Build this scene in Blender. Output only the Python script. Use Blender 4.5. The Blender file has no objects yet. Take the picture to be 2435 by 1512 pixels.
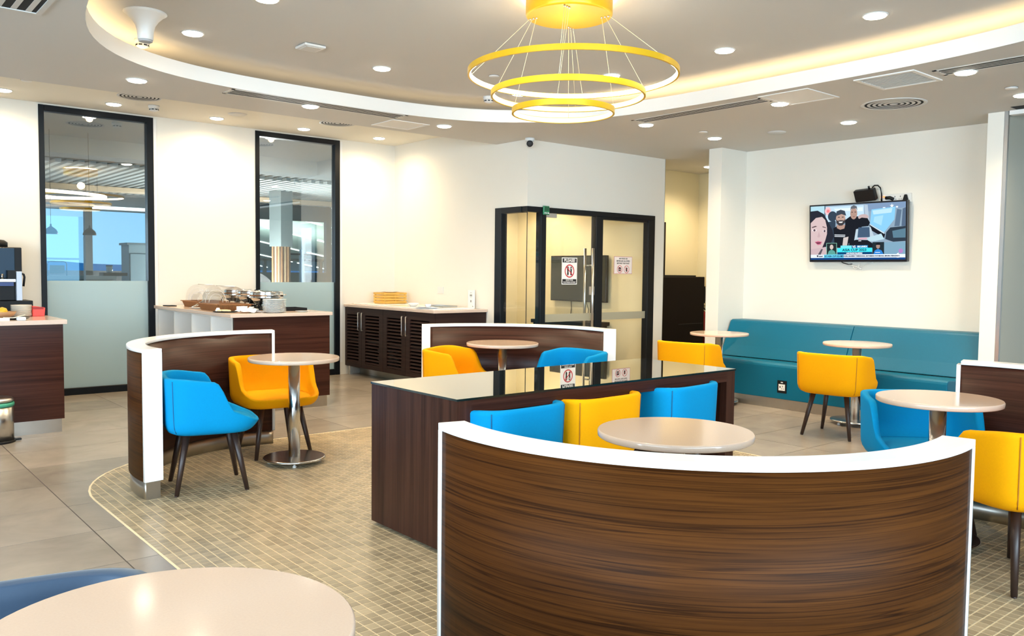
import bpy, bmesh, math, random
from mathutils import Matrix, Vector

random.seed(7)
sc = bpy.context.scene
COL = sc.collection
PI = math.pi

# ------------------------------------------------------------------ camera
FPX, IW, IH = 1991.05, 2435.0, 1512.0
CAM = Vector((0.0, 0.0, 1.36))
_pitch, _roll, _yaw = (math.radians(a) for a in (-3.12454734, 0.63825359, 40.0515993))


def _room(d):
    c, s = math.cos(_yaw), math.sin(_yaw)
    return Vector((d[0] * c + d[1] * s, -d[0] * s + d[1] * c, d[2]))


_fw = Vector((0, math.cos(_pitch), math.sin(_pitch)))
_rt = Vector((1, 0, 0))
_up = _rt.cross(_fw)
C_R = _room(_rt * math.cos(_roll) + _up * math.sin(_roll))
C_U = _room(-_rt * math.sin(_roll) + _up * math.cos(_roll))
C_F = _room(_fw)
cam_data = bpy.data.cameras.new('camera')
cam = bpy.data.objects.new('camera', cam_data)
COL.objects.link(cam)
cam.matrix_world = Matrix(((C_R.x, C_U.x, -C_F.x, CAM.x), (C_R.y, C_U.y, -C_F.y, CAM.y),
                           (C_R.z, C_U.z, -C_F.z, CAM.z), (0, 0, 0, 1)))
cam_data.sensor_fit = 'HORIZONTAL'
cam_data.sensor_width = 36.0
cam_data.lens = 36.0 * FPX / IW
cam_data.clip_start = 0.05
cam_data.clip_end = 1000
sc.camera = cam

# light levels
EXPOSURE = 0.78
SKY = 1.0
DAY_REAR = 380
DAY_LEFT = 380
DOWN = 54
BAYK = 0.95
TRAYK = 0.9
GROOM = 1.15
COVE = 9
CHAND = 1.5
HALO = 300
HALL = 700
TVS = 0.72

# ------------------------------------------------------------------ exposure
sc.view_settings.view_transform = 'Standard'
sc.view_settings.look = 'None'
sc.view_settings.exposure = EXPOSURE
sc.view_settings.gamma = 1.0
sc.view_settings.use_curve_mapping = False

# ------------------------------------------------------------------ sky
world = bpy.data.worlds.new('sky')
sc.world = world
world.use_nodes = True
wn, wl = world.node_tree.nodes, world.node_tree.links
wn.clear()
w_out = wn.new('ShaderNodeOutputWorld')
w_bg = wn.new('ShaderNodeBackground')
w_tc = wn.new('ShaderNodeTexCoord')
w_sep = wn.new('ShaderNodeSeparateXYZ')
w_ramp = wn.new('ShaderNodeValToRGB')
w_ramp.color_ramp.elements[0].position = 0.0
w_ramp.color_ramp.elements[0].color = (0.30, 0.66, 0.98, 1)
w_ramp.color_ramp.elements[1].position = 0.6
w_ramp.color_ramp.elements[1].color = (0.16, 0.46, 0.95, 1)
wl.new(w_tc.outputs['Generated'], w_sep.inputs[0])
wl.new(w_sep.outputs['Z'], w_ramp.inputs[0])
wl.new(w_ramp.outputs[0], w_bg.inputs[0])
w_bg.inputs[1].default_value = SKY
wl.new(w_bg.outputs[0], w_out.inputs[0])


def area_light(name, loc, target, sx, sy, power, color):
    d = bpy.data.lights.new(name, 'AREA')
    d.shape = 'RECTANGLE'
    d.size, d.size_y = sx, sy
    d.energy = power
    d.color = color
    o = bpy.data.objects.new(name, d)
    COL.objects.link(o)
    o.location = loc
    o.rotation_euler = (Vector(target) - Vector(loc)).to_track_quat('-Z', 'Y').to_euler()
    return o


# daylight coming in through the glazing behind the camera
area_light('daylight_rear', (0.8, -3.95, 1.75), (0.8, 3.0, 1.35), 6.8, 2.0, DAY_REAR, (0.70, 0.87, 1.0))
area_light('daylight_left', (-4.4, 1.0, 1.75), (3.0, 2.2, 2.3), 6.0, 2.0, DAY_LEFT, (0.70, 0.87, 1.0))
WARM = (1.0, 0.80, 0.53)


def spot(name, loc, power, size_deg=115, blend=0.7, radius=0.05, color=WARM):
    d = bpy.data.lights.new(name, 'SPOT')
    d.energy = power
    d.spot_size = math.radians(size_deg)
    d.spot_blend = blend
    d.shadow_soft_size = radius
    d.color = color
    o = bpy.data.objects.new(name, d)
    COL.objects.link(o)
    o.location = loc
    return o


# ------------------------------------------------------------------ helpers
class MB:
    def __init__(self):
        self.v, self.f, self.mi, self.sm = [], [], [], []

    def add(self, verts, faces, mi=0, smooth=False):
        n = len(self.v)
        self.v += [tuple(p) for p in verts]
        for f in faces:
            self.f.append([i + n for i in f])
            self.mi.append(mi)
            self.sm.append(smooth)
        return self

    def box(self, x0, x1, y0, y1, z0, z1, mi=0):
        v = [(x0, y0, z0), (x1, y0, z0), (x1, y1, z0), (x0, y1, z0), (x0, y0, z1), (x1, y0, z1), (x1, y1, z1), (x0, y1, z1)]
        return self.add(v, [(0, 3, 2, 1), (4, 5, 6, 7), (0, 1, 5, 4), (1, 2, 6, 5), (2, 3, 7, 6), (3, 0, 4, 7)], mi)

    def obox(self, c, ux, hx, hy, z0, z1, mi=0):
        ux = Vector((ux[0], ux[1])).normalized()
        uy = Vector((-ux.y, ux.x))
        c = Vector(c)
        P = [c - ux * hx - uy * hy, c + ux * hx - uy * hy, c + ux * hx + uy * hy, c - ux * hx + uy * hy]
        return self.prism([(p.x, p.y) for p in P], z0, z1, mi)

    def prism(self, poly, z0, z1, mi=0, smooth=False):
        n = len(poly)
        v = [(x, y, z0) for x, y in poly] + [(x, y, z1) for x, y in poly]
        self.add(v, [tuple(reversed(range(n))), tuple(range(n, 2 * n))], mi)
        n0 = len(self.v) - 2 * n
        for i in range(n):
            j = (i + 1) % n
            self.f.append([n0 + i, n0 + j, n0 + n + j, n0 + n + i])
            self.mi.append(mi)
            self.sm.append(smooth)
        return self

    def lathe(self, prof, n=32, c=(0, 0), mi=0, smooth=True, cap=True):
        v, f = [], []
        for r, z in prof:
            for i in range(n):
                a = 2 * PI * i / n
                v.append((c[0] + r * math.cos(a), c[1] + r * math.sin(a), z))
        for k in range(len(prof) - 1):
            for i in range(n):
                j = (i + 1) % n
                f.append((k * n + i, k * n + j, (k + 1) * n + j, (k + 1) * n + i))
        self.add(v, f, mi, smooth)
        if cap:
            b = len(self.v) - len(v)
            self.f.append([b + i for i in reversed(range(n))])
            self.f.append([b + (len(prof) - 1) * n + i for i in range(n)])
            self.mi += [mi, mi]
            self.sm += [False, False]
        return self

    def tube(self, pts, r, n=8, mi=0, closed=False, r2=None):
        pts = [Vector(p) for p in pts]
        m = len(pts)
        v, f = [], []
        up0 = Vector((0, 0, 1))
        for k, p in enumerate(pts):
            a = pts[(k - 1) % m] if (closed or k > 0) else p
            b = pts[(k + 1) % m] if (closed or k < m - 1) else p
            t = (b - a).normalized()
            up = up0 if abs(t.z) < 0.95 else Vector((1, 0, 0))
            s = t.cross(up).normalized()
            u = s.cross(t)
            rr = r if r2 is None else r + (r2 - r) * k / max(1, m - 1)
            for i in range(n):
                q = 2 * PI * i / n
                v.append(p + s * (rr * math.cos(q)) + u * (rr * math.sin(q)))
        for k in range(m if closed else m - 1):
            k2 = (k + 1) % m
            for i in range(n):
                j = (i + 1) % n
                f.append((k * n + i, k * n + j, k2 * n + j, k2 * n + i))
        self.add(v, f, mi, True)
        if not closed:
            b0 = len(self.v) - len(v)
            self.f.append([b0 + i for i in reversed(range(n))])
            self.f.append([b0 + (m - 1) * n + i for i in range(n)])
            self.mi += [mi, mi]
            self.sm += [False, False]
        return self

    def arc(self, c, r0, r1, a0, a1, z0, z1, n=40, mi=0):
        """solid wall sector between two radii"""
        v = []
        for i in range(n + 1):
            a = math.radians(a0 + (a1 - a0) * i / n)
            for r in (r0, r1):
                for z in (z0, z1):
                    v.append((c[0] + r * math.cos(a), c[1] + r * math.sin(a), z))
        b = len(self.v)
        self.v += v
        for i in range(n):
            k, q = b + 4 * i, b + 4 * i + 4
            for fc in ((k, q, q + 1, k + 1), (k + 2, k + 3, q + 3, q + 2), (k, k + 2, q + 2, q), (k + 1, q + 1, q + 3, k + 3)):
                self.f.append(list(fc))
                self.mi.append(mi)
                self.sm.append(fc[0] == k and fc[1] == q or fc[0] == k + 2)
        self.f += [[b, b + 1, b + 3, b + 2], [b + 4 * n, b + 4 * n + 2, b + 4 * n + 3, b + 4 * n + 1]]
        self.mi += [mi, mi]
        self.sm += [False, False]
        return self

    def build(self, name, mats, parent=None, bevel=0.0, fixn=True, seg=1):
        me = bpy.data.meshes.new(name)
        me.from_pydata(self.v, [], self.f)
        if not isinstance(mats, (list, tuple)):
            mats = [mats]
        for m in mats:
            me.materials.append(m)
        me.polygons.foreach_set('material_index', self.mi)
        me.polygons.foreach_set('use_smooth', self.sm)
        if bevel or fixn:
            bm = bmesh.new()
            bm.from_mesh(me)
            if fixn:
                bmesh.ops.recalc_face_normals(bm, faces=bm.faces)
            if bevel:
                ed = [e for e in bm.edges if len(e.link_faces) == 2 and e.calc_face_angle(0) > 0.7]
                bmesh.ops.bevel(bm, geom=ed, offset=bevel, segments=seg, affect='EDGES', profile=0.5)
            bm.to_mesh(me)
            bm.free()
        o = bpy.data.objects.new(name, me)
        COL.objects.link(o)
        if parent is not None:
            o.parent = parent
        return o


def tag(o, label=None, cat=None, group=None, kind=None):
    if label:
        o['label'] = label
    if cat:
        o['category'] = cat
    if group:
        o['group'] = group
    if kind:
        o['kind'] = kind
    return o


def thing(name, label, cat, loc=(0, 0, 0), rz=0.0, group=None):
    o = bpy.data.objects.new(name, None)
    o.empty_display_size = 0.1
    COL.objects.link(o)
    o.location = loc
    o.rotation_euler = (0, 0, math.radians(rz))
    return tag(o, label, cat, group)


def copy_tree(o, parent=None):
    c = o.copy()
    COL.objects.link(c)
    if parent is not None:
        c.parent = parent
    for ch in list(o.children):
        copy_tree(ch, c)
    return c


def struct(o):
    o['kind'] = 'structure'
    return o


def proj(x, y, z):
    d = Vector((x, y, z)) - CAM
    w = d.dot(C_F)
    if w <= 0.05:
        return None
    return IW / 2 + FPX * d.dot(C_R) / w, IH / 2 - FPX * d.dot(C_U) / w, w


def text(name, body, size, loc, mat, parent, align='CENTER', bold=0.0, sx=1.0):
    cu = bpy.data.curves.new(name, 'FONT')
    cu.body = body
    cu.size = size
    cu.align_x = align
    cu.align_y = 'CENTER'
    cu.offset = bold
    cu.extrude = 0.0002
    cu.resolution_u = 2
    cu.materials.append(mat)
    tmp = bpy.data.objects.new(name, cu)
    COL.objects.link(tmp)
    bpy.context.view_layer.update()
    me = bpy.data.meshes.new_from_object(tmp.evaluated_get(bpy.context.evaluated_depsgraph_get()))
    bpy.data.objects.remove(tmp)
    bpy.data.curves.remove(cu)
    o = bpy.data.objects.new(name, me)
    COL.objects.link(o)
    o.parent = parent
    o.location = loc
    o.rotation_euler = (PI / 2, 0, 0)
    o.scale = (sx, 1, 1)
    return o


# ------------------------------------------------------------------ materials
def new_mat(name):
    m = bpy.data.materials.new(name)
    m.use_nodes = True
    nt = m.node_tree
    return m, nt, nt.nodes['Principled BSDF'], nt.nodes['Material Output']


def setin(node, **kw):
    for k, v in kw.items():
        k = k.replace('_', ' ')
        if k in node.inputs:
            node.inputs[k].default_value = v


def mat(name, color, rough=0.5, metal=0.0, spec=0.5, var=0.0, vscale=8.0, bump=0.0, bscale=200.0, coat=0.0, sheen=0.0):
    m, nt, p, out = new_mat(name)
    c = (*color, 1)
    setin(p, Base_Color=c, Roughness=rough, Metallic=metal, Specular_IOR_Level=spec, Coat_Weight=coat, Sheen_Weight=sheen)
    tc = nt.nodes.new('ShaderNodeTexCoord')
    if var > 0:
        n = nt.nodes.new('ShaderNodeTexNoise')
        setin(n, Scale=vscale, Detail=4.0, Roughness=0.6)
        nt.links.new(tc.outputs['Object'], n.inputs['Vector'])
        mx = nt.nodes.new('ShaderNodeMix')
        mx.data_type = 'RGBA'
        mx.inputs[6].default_value = tuple(max(0, v * (1 - var)) for v in color) + (1,)
        mx.inputs[7].default_value = tuple(min(1, v * (1 + var)) for v in color) + (1,)
        nt.links.new(n.outputs[0], mx.inputs[0])
        nt.links.new(mx.outputs[2], p.inputs['Base Color'])
    if bump > 0:
        n2 = nt.nodes.new('ShaderNodeTexNoise')
        setin(n2, Scale=bscale, Detail=2.0)
        nt.links.new(tc.outputs['Object'], n2.inputs['Vector'])
        b = nt.nodes.new('ShaderNodeBump')
        setin(b, Strength=bump, Distance=0.002)
        nt.links.new(n2.outputs[0], b.inputs['Height'])
        nt.links.new(b.outputs[0], p.inputs['Normal'])
    return m


def emit(name, color, strength):
    m, nt, p, out = new_mat(name)
    nt.nodes.remove(p)
    e = nt.nodes.new('ShaderNodeEmission')
    e.inputs[0].default_value = (*color, 1)
    e.inputs[1].default_value = strength
    nt.links.new(e.outputs[0], out.inputs[0])
    return m


def wood(name, dark, mid, light, axis='H', rough=0.32, fine=1.0, lines=0.0, spec=0.2):
    m, nt, p, out = new_mat(name)
    tc = nt.nodes.new('ShaderNodeTexCoord')
    L = nt.links.new
    mp = nt.nodes.new('ShaderNodeMapping')
    mp2 = nt.nodes.new('ShaderNodeMapping')
    s = (0.9, 0.9, 26 * fine) if axis == 'H' else (30 * fine, 30 * fine, 0.9)
    s2 = (2.5, 2.5, 170 * fine) if axis == 'H' else (190 * fine, 190 * fine, 2.5)
    mp.inputs['Scale'].default_value = s
    mp2.inputs['Scale'].default_value = s2
    L(tc.outputs['Object'], mp.inputs[0])
    L(tc.outputs['Object'], mp2.inputs[0])
    n1 = nt.nodes.new('ShaderNodeTexNoise')
    setin(n1, Scale=1.0, Detail=5.0, Roughness=0.62, Distortion=0.35)
    n2 = nt.nodes.new('ShaderNodeTexNoise')
    setin(n2, Scale=1.0, Detail=3.0, Roughness=0.6)
    L(mp.outputs[0], n1.inputs['Vector'])
    L(mp2.outputs[0], n2.inputs['Vector'])
    r = nt.nodes.new('ShaderNodeValToRGB')
    el = r.color_ramp.elements
    el[0].position, el[0].color = 0.30, (*dark, 1)
    el[1].position, el[1].color = 0.72, (*light, 1)
    e = el.new(0.44)
    e.color = (*mid, 1)
    L(n1.outputs[0], r.inputs[0])
    mx = nt.nodes.new('ShaderNodeMix')
    mx.data_type = 'RGBA'
    mx.blend_type = 'MULTIPLY'
    mx.inputs[0].default_value = 0.75
    r2 = nt.nodes.new('ShaderNodeValToRGB')
    r2.color_ramp.elements[0].position, r2.color_ramp.elements[0].color = 0.32, (0.45, 0.42, 0.40, 1)
    r2.color_ramp.elements[1].position, r2.color_ramp.elements[1].color = 0.55, (1, 1, 1, 1)
    L(n2.outputs[0], r2.inputs[0])
    L(r.outputs[0], mx.inputs[6])
    L(r2.outputs[0], mx.inputs[7])
    col = mx.outputs[2]
    if lines > 0:                                   # thin dark growth lines
        mp3 = nt.nodes.new('ShaderNodeMapping')
        mp3.inputs['Scale'].default_value = (0.5, 0.5, 46) if axis == 'H' else (46, 46, 0.5)
        mp3.inputs['Location'].default_value = (3.1, 7.7, 1.3)
        n3 = nt.nodes.new('ShaderNodeTexNoise')
        setin(n3, Scale=1.0, Detail=2.0, Roughness=0.5, Distortion=0.2)
        r3 = nt.nodes.new('ShaderNodeValToRGB')
        e3 = r3.color_ramp.elements
        e3[0].position, e3[0].color = 0.455, (1, 1, 1, 1)
        e3[1].position, e3[1].color = 0.515, (1, 1, 1, 1)
        e4 = e3.new(0.485)
        e4.color = (0.30, 0.26, 0.24, 1)
        m3 = nt.nodes.new('ShaderNodeMix')
        m3.data_type = 'RGBA'
        m3.blend_type = 'MULTIPLY'
        m3.inputs[0].default_value = lines
        L(tc.outputs['Object'], mp3.inputs[0])
        L(mp3.outputs[0], n3.inputs['Vector'])
        L(n3.outputs[0], r3.inputs[0])
        L(col, m3.inputs[6])
        L(r3.outputs[0], m3.inputs[7])
        col = m3.outputs[2]
    L(col, p.inputs['Base Color'])
    setin(p, Roughness=rough, Specular_IOR_Level=spec)
    return m


def glass(name, tint=(0.93, 0.97, 0.96), boost=0.04, rough=0.0):
    """thin architectural pane: transparent with Fresnel reflection"""
    m, nt, p, out = new_mat(name)
    nt.nodes.remove(p)
    L = nt.links.new
    t = nt.nodes.new('ShaderNodeBsdfTransparent')
    t.inputs[0].default_value = (*tint, 1)
    g = nt.nodes.new('ShaderNodeBsdfGlossy')
    g.inputs['Roughness'].default_value = rough
    lw = nt.nodes.new('ShaderNodeLayerWeight')      # Schlick reflection from the facing angle, same from both sides
    lw.inputs['Blend'].default_value = 0.5
    pw = nt.nodes.new('ShaderNodeMath')
    pw.operation = 'POWER'
    pw.inputs[1].default_value = 5.0
    mu = nt.nodes.new('ShaderNodeMath')
    mu.operation = 'MULTIPLY_ADD'
    mu.use_clamp = True
    mu.inputs[1].default_value = 1.0 - boost
    mu.inputs[2].default_value = boost
    mx = nt.nodes.new('ShaderNodeMixShader')
    L(lw.outputs['Facing'], pw.inputs[0])
    L(pw.outputs[0], mu.inputs[0])
    L(mu.outputs[0], mx.inputs[0])
    L(t.outputs[0], mx.inputs[1])
    L(g.outputs[0], mx.inputs[2])
    L(mx.outputs[0], out.inputs[0])
    return m


def frosted(name, color, trans=0.35):
    m, nt, p, out = new_mat(name)
    L = nt.links.new
    setin(p, Base_Color=(*color, 1), Roughness=0.35, Specular_IOR_Level=0.4)
    t = nt.nodes.new('ShaderNodeBsdfTranslucent')
    t.inputs[0].default_value = (*color, 1)
    mx = nt.nodes.new('ShaderNodeMixShader')
    mx.inputs[0].default_value = trans
    L(p.outputs[0], mx.inputs[1])
    L(t.outputs[0], mx.inputs[2])
    L(mx.outputs[0], out.inputs[0])
    return m


def tile_mat(name, base, px, py, ox, oy, var, cloud, rough, vs):
    """per-tile shade from the tile cell, plus clouds and grain"""
    m, nt, p, out = new_mat(name)
    L = nt.links.new
    geo = nt.nodes.new('ShaderNodeNewGeometry')
    sep = nt.nodes.new('ShaderNodeSeparateXYZ')
    L(geo.outputs['Position'], sep.inputs[0])
    comb = nt.nodes.new('ShaderNodeCombineXYZ')
    for i, (pp, oo) in enumerate(((px, ox), (py, oy))):
        a = nt.nodes.new('ShaderNodeMath')
        a.operation = 'SUBTRACT'
        a.inputs[1].default_value = oo
        d = nt.nodes.new('ShaderNodeMath')
        d.operation = 'DIVIDE'
        d.inputs[1].default_value = pp
        fl = nt.nodes.new('ShaderNodeMath')
        fl.operation = 'FLOOR'
        L(sep.outputs[i], a.inputs[0])
        L(a.outputs[0], d.inputs[0])
        L(d.outputs[0], fl.inputs[0])
        L(fl.outputs[0], comb.inputs[i])
    wnz = nt.nodes.new('ShaderNodeTexWhiteNoise')
    L(comb.outputs[0], wnz.inputs['Vector'])
    n = nt.nodes.new('ShaderNodeTexNoise')
    setin(n, Scale=vs, Detail=6.0, Roughness=0.6, Distortion=0.6)
    L(geo.outputs['Position'], n.inputs['Vector'])
    ad = nt.nodes.new('ShaderNodeMath')
    ad.operation = 'MULTIPLY_ADD'
    ad.inputs[1].default_value = var
    L(wnz.outputs['Value'], ad.inputs[0])
    mu = nt.nodes.new('ShaderNodeMath')
    mu.operation = 'MULTIPLY'
    mu.inputs[1].default_value = cloud
    L(n.outputs[0], mu.inputs[0])
    L(mu.outputs[0], ad.inputs[2])
    rp = nt.nodes.new('ShaderNodeValToRGB')
    el = rp.color_ramp.elements
    el[0].position, el[0].color = 0.15, (*[c * 0.62 for c in base], 1)
    el[1].position, el[1].color = 0.85, (*[min(1, c * 1.32) for c in base], 1)
    L(ad.outputs[0], rp.inputs[0])
    L(rp.outputs[0], p.inputs['Base Color'])
    setin(p, Roughness=rough, Specular_IOR_Level=0.5)
    return m


M = {}
M['wall'] = mat('wall_paint', (0.78, 0.745, 0.665), 0.75, bump=0.04, bscale=300)
M['wall_warm'] = mat('wall_paint_warm', (0.79, 0.715, 0.49), 0.75, bump=0.04, bscale=300)
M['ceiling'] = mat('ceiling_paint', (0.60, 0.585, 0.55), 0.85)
M['white_trim'] = mat('white_trim_paint', (0.82, 0.80, 0.76), 0.6)
M['bay_ceiling'] = mat('bay_ceiling_lit_tone', (0.78, 0.74, 0.64), 0.85)  # warm downlight glow painted into the bay ceiling: lighter and warmer than the main ceiling
M['tile'] = tile_mat('floor_porcelain', (0.305, 0.266, 0.224), 1.23, 0.575, 1.097, 4.07, 0.25, 0.75, 0.24, 2.2)
M['grout'] = mat('floor_grout', (0.055, 0.043, 0.035), 0.8)
M['mosaic'] = tile_mat('mosaic_stone', (0.35, 0.285, 0.185), 0.049, 0.046, 1.79, 2.988, 0.40, 0.60, 0.30, 9.0)
M['mosaic_grout'] = mat('mosaic_grout', (0.74, 0.63, 0.43), 0.7, var=0.1)
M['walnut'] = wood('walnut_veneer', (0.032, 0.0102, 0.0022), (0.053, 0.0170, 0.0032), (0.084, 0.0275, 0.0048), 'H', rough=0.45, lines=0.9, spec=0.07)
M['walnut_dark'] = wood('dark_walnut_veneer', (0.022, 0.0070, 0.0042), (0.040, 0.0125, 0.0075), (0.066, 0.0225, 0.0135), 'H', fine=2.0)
M['walnut_v'] = wood('upright_walnut_veneer', (0.024, 0.0080, 0.0050), (0.042, 0.0145, 0.0088), (0.070, 0.0260, 0.0155), 'V', fine=1.3)
M['wenge'] = wood('wenge_doors', (0.018, 0.009, 0.008), (0.028, 0.014, 0.012), (0.042, 0.021, 0.017), 'H', rough=0.45, fine=2.0)
M['white_solid'] = mat('white_solid_surface', (0.92, 0.92, 0.92), 0.16)
M['steel'] = mat('brushed_steel', (0.56, 0.55, 0.53), 0.28, 1.0, var=0.06, vscale=30)
M['kick'] = mat('brushed_steel_kick_plate', (0.50, 0.47, 0.42), 0.33, 1.0, var=0.15, vscale=5)
M['chrome'] = mat('chrome', (0.75, 0.76, 0.76), 0.05, 1.0)
M['pole'] = mat('polished_steel_pole', (0.62, 0.63, 0.64), 0.2, 1.0)
M['stone'] = mat('beige_quartz', (0.60, 0.45, 0.345), 0.11, spec=0.5, var=0.07, vscale=220)
M['stone_edge'] = mat('beige_quartz_counter', (0.60, 0.47, 0.39), 0.16, var=0.07, vscale=220)
M['blue'] = mat('sky_blue_fabric', (0.0, 0.245, 0.52), 0.8, spec=0.12, var=0.08, vscale=140, bump=0.15, bscale=700)
M['yellow'] = mat('saffron_fabric', (0.82, 0.355, 0.0), 0.8, spec=0.12, var=0.06, vscale=140, bump=0.15, bscale=700)
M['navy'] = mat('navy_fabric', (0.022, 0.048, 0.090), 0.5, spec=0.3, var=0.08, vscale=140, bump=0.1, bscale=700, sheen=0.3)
M['teal'] = mat('teal_leather', (0.0, 0.120, 0.205), 0.40, spec=0.25, var=0.05, vscale=60, bump=0.08, bscale=500)
M['leg'] = mat('dark_stained_wood_leg', (0.028, 0.013, 0.009), 0.4, var=0.25, vscale=30)
M['black'] = mat('black_metal_frame', (0.004, 0.006, 0.009), 0.4, spec=0.25)
M['black_plastic'] = mat('black_plastic', (0.007, 0.007, 0.008), 0.45, spec=0.25)
M['black_board'] = mat('black_board', (0.008, 0.005, 0.004), 0.6, spec=0.12)
M['glass'] = glass('window_glass', (0.93, 0.97, 0.97), 0.24)
M['clear'] = glass('clear_partition_glass', (0.985, 0.99, 0.98), 0.035)
M['acrylic'] = glass('clear_acrylic', (0.96, 0.97, 0.97), 0.08)
M['frost'] = frosted('frosted_film', (0.66, 0.79, 0.80), 0.5)
M['frost_band'] = frosted('frosted_band', (0.55, 0.54, 0.44), 0.5)
M['back_glass'] = mat('grey_green_frosted_glass', (0.46, 0.46, 0.39), 0.3)
M['aluminium'] = mat('aluminium_edge', (0.62, 0.64, 0.66), 0.3, 1.0)
M['gold'] = mat('yellow_gold_paint', (0.86, 0.50, 0.015), 0.32, 0.25)
M['plastic_white'] = mat('white_plastic', (0.72, 0.71, 0.68), 0.4)
M['grille'] = mat('white_grille', (0.60, 0.59, 0.56), 0.5)
M['void'] = mat('dark_duct', (0.012, 0.012, 0.012), 0.9)
M['white_ware'] = mat('white_porcelain', (0.84, 0.83, 0.80), 0.15)
M['cream_ware'] = mat('cream_porcelain', (0.76, 0.70, 0.60), 0.25)
M['paper'] = mat('white_paper', (0.82, 0.81, 0.79), 0.8)
M['wicker'] = mat('brown_wicker', (0.26, 0.105, 0.030), 0.6, var=0.3, vscale=60)
M['pine'] = mat('yellow_pine', (0.70, 0.40, 0.075), 0.55, var=0.15, vscale=25)
M['red'] = mat('red_plastic', (0.80, 0.045, 0.022), 0.35)
M['dark_red'] = mat('red_enamel', (0.24, 0.010, 0.012), 0.2)
M['ink'] = mat('black_ink', (0.012, 0.012, 0.014), 0.6)
M['sign_white'] = mat('white_sign_board', (0.84, 0.83, 0.82), 0.6)
M['sign_red'] = mat('red_ink', (0.52, 0.015, 0.025), 0.6)
M['green'] = mat('green_plastic', (0.02, 0.20, 0.09), 0.4)
M['green_bag'] = mat('green_bin_liner', (0.05, 0.32, 0.20), 0.45)
M['food'] = mat('cream_food', (0.70, 0.55, 0.33), 0.7, var=0.3, vscale=40)
M['machine_blue'] = mat('dark_blue_gloss_panel', (0.008, 0.036, 0.075), 0.3, spec=0.2)
M['lamp'] = emit('lit_downlight_lens', (1.0, 0.90, 0.72), 14.0)
M['cove'] = emit('warm_cove_strip', (1.0, 0.72, 0.38), COVE)
M['cove_fill'] = emit('cove_fill_strip', (1.0, 0.72, 0.38), COVE * 0.22)
M['ring_hot'] = emit('bright_ring_diffuser', (1.0, 0.93, 0.80), 9.0)
M['ring_soft'] = emit('soft_ring_diffuser', (1.0, 0.84, 0.58), 1.25)
M['tv_frame'] = mat('black_bezel', (0.008, 0.008, 0.012), 0.25)
M['tv_off'] = mat('switched_off_screen', (0.020, 0.030, 0.032), 0.12)

# ================================================================== THE SETTING
ZL, ZR, ZT = 2.83, 3.047, 3.05          # lower ceiling, window-bay ceiling, raised tray
YW, XB, YG, XT = 9.80, 6.13, 7.05, 8.65  # window wall, back wall, glass-room front, TV wall
Y_REAR, X_LEFT = -4.0, -4.5

# ---- floor: porcelain tiles around a mosaic inlay
fl = MB().box(X_LEFT, 11.5, Y_REAR, 9.9, -0.12, -0.0012).build('floor', M['grout'])
struct(fl)
TX, TY = 1.23, 0.575
TX0, TY0 = 1.097, 4.07
MX0, MX1, MY0, MY1, MRAD = 1.245, 5.45, 0.30, 6.32, 1.05


def rrect(x0, x1, y0, y1, r, n=14):
    P = []
    for cx, cy, a0 in ((x1 - r, y1 - r, 0), (x0 + r, y1 - r, 90), (x0 + r, y0 + r, 180), (x1 - r, y0 + r, 270)):
        for i in range(n + 1):
            a = math.radians(a0 + 90 * i / n)
            P.append((cx + r * math.cos(a), cy + r * math.sin(a)))
    return P


MOS = rrect(MX0, MX1, MY0, MY1, MRAD)
MOS_IN = rrect(MX0 + 0.012, MX1 - 0.012, MY0 + 0.012, MY1 - 0.012, MRAD - 0.012)


def clip(poly, region):
    out = list(poly)
    n = len(region)
    for i in range(n):
        a, b = region[i], region[(i + 1) % n]
        src, out = out, []
        for j in range(len(src)):
            p, q = src[j], src[(j + 1) % len(src)]
            sp = (b[0] - a[0]) * (p[1] - a[1]) - (b[1] - a[1]) * (p[0] - a[0])
            sq = (b[0] - a[0]) * (q[1] - a[1]) - (b[1] - a[1]) * (q[0] - a[0])
            if sp >= 0:
                out.append(p)
            if (sp >= 0) != (sq >= 0):
                t = sp / (sp - sq)
                out.append((p[0] + (q[0] - p[0]) * t, p[1] + (q[1] - p[1]) * t))
        if len(out) < 3:
            return []
    return out


def inside_rrect(x, y, m=0.0):
    dx = max(MX0 + MRAD - x, x - (MX1 - MRAD), 0)
    dy = max(MY0 + MRAD - y, y - (MY1 - MRAD), 0)
    return math.hypot(dx, dy) < MRAD - m


tile0 = MB().box(0.003, TX - 0.003, 0.003, TY - 0.003, -0.006, 0.0).build('tile', M['tile'], fl)
first = True
for i in range(-4, 8):
    for j in range(-8, 10):
        x, y = TX0 + i * TX, TY0 + j * TY
        if y + TY > 9.86 or y < -1.2 or x > 9 or x < -3.5 or (x > 6.1 and y > 7.6):
            continue
        if all(inside_rrect(a, b) for a in (x, x + TX) for b in (y, y + TY)):
            continue
        t = tile0 if first else tile0.copy()
        if not first:
            COL.objects.link(t)
            t.parent = fl
        first = False
        t.location = (x, y, 0)

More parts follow.
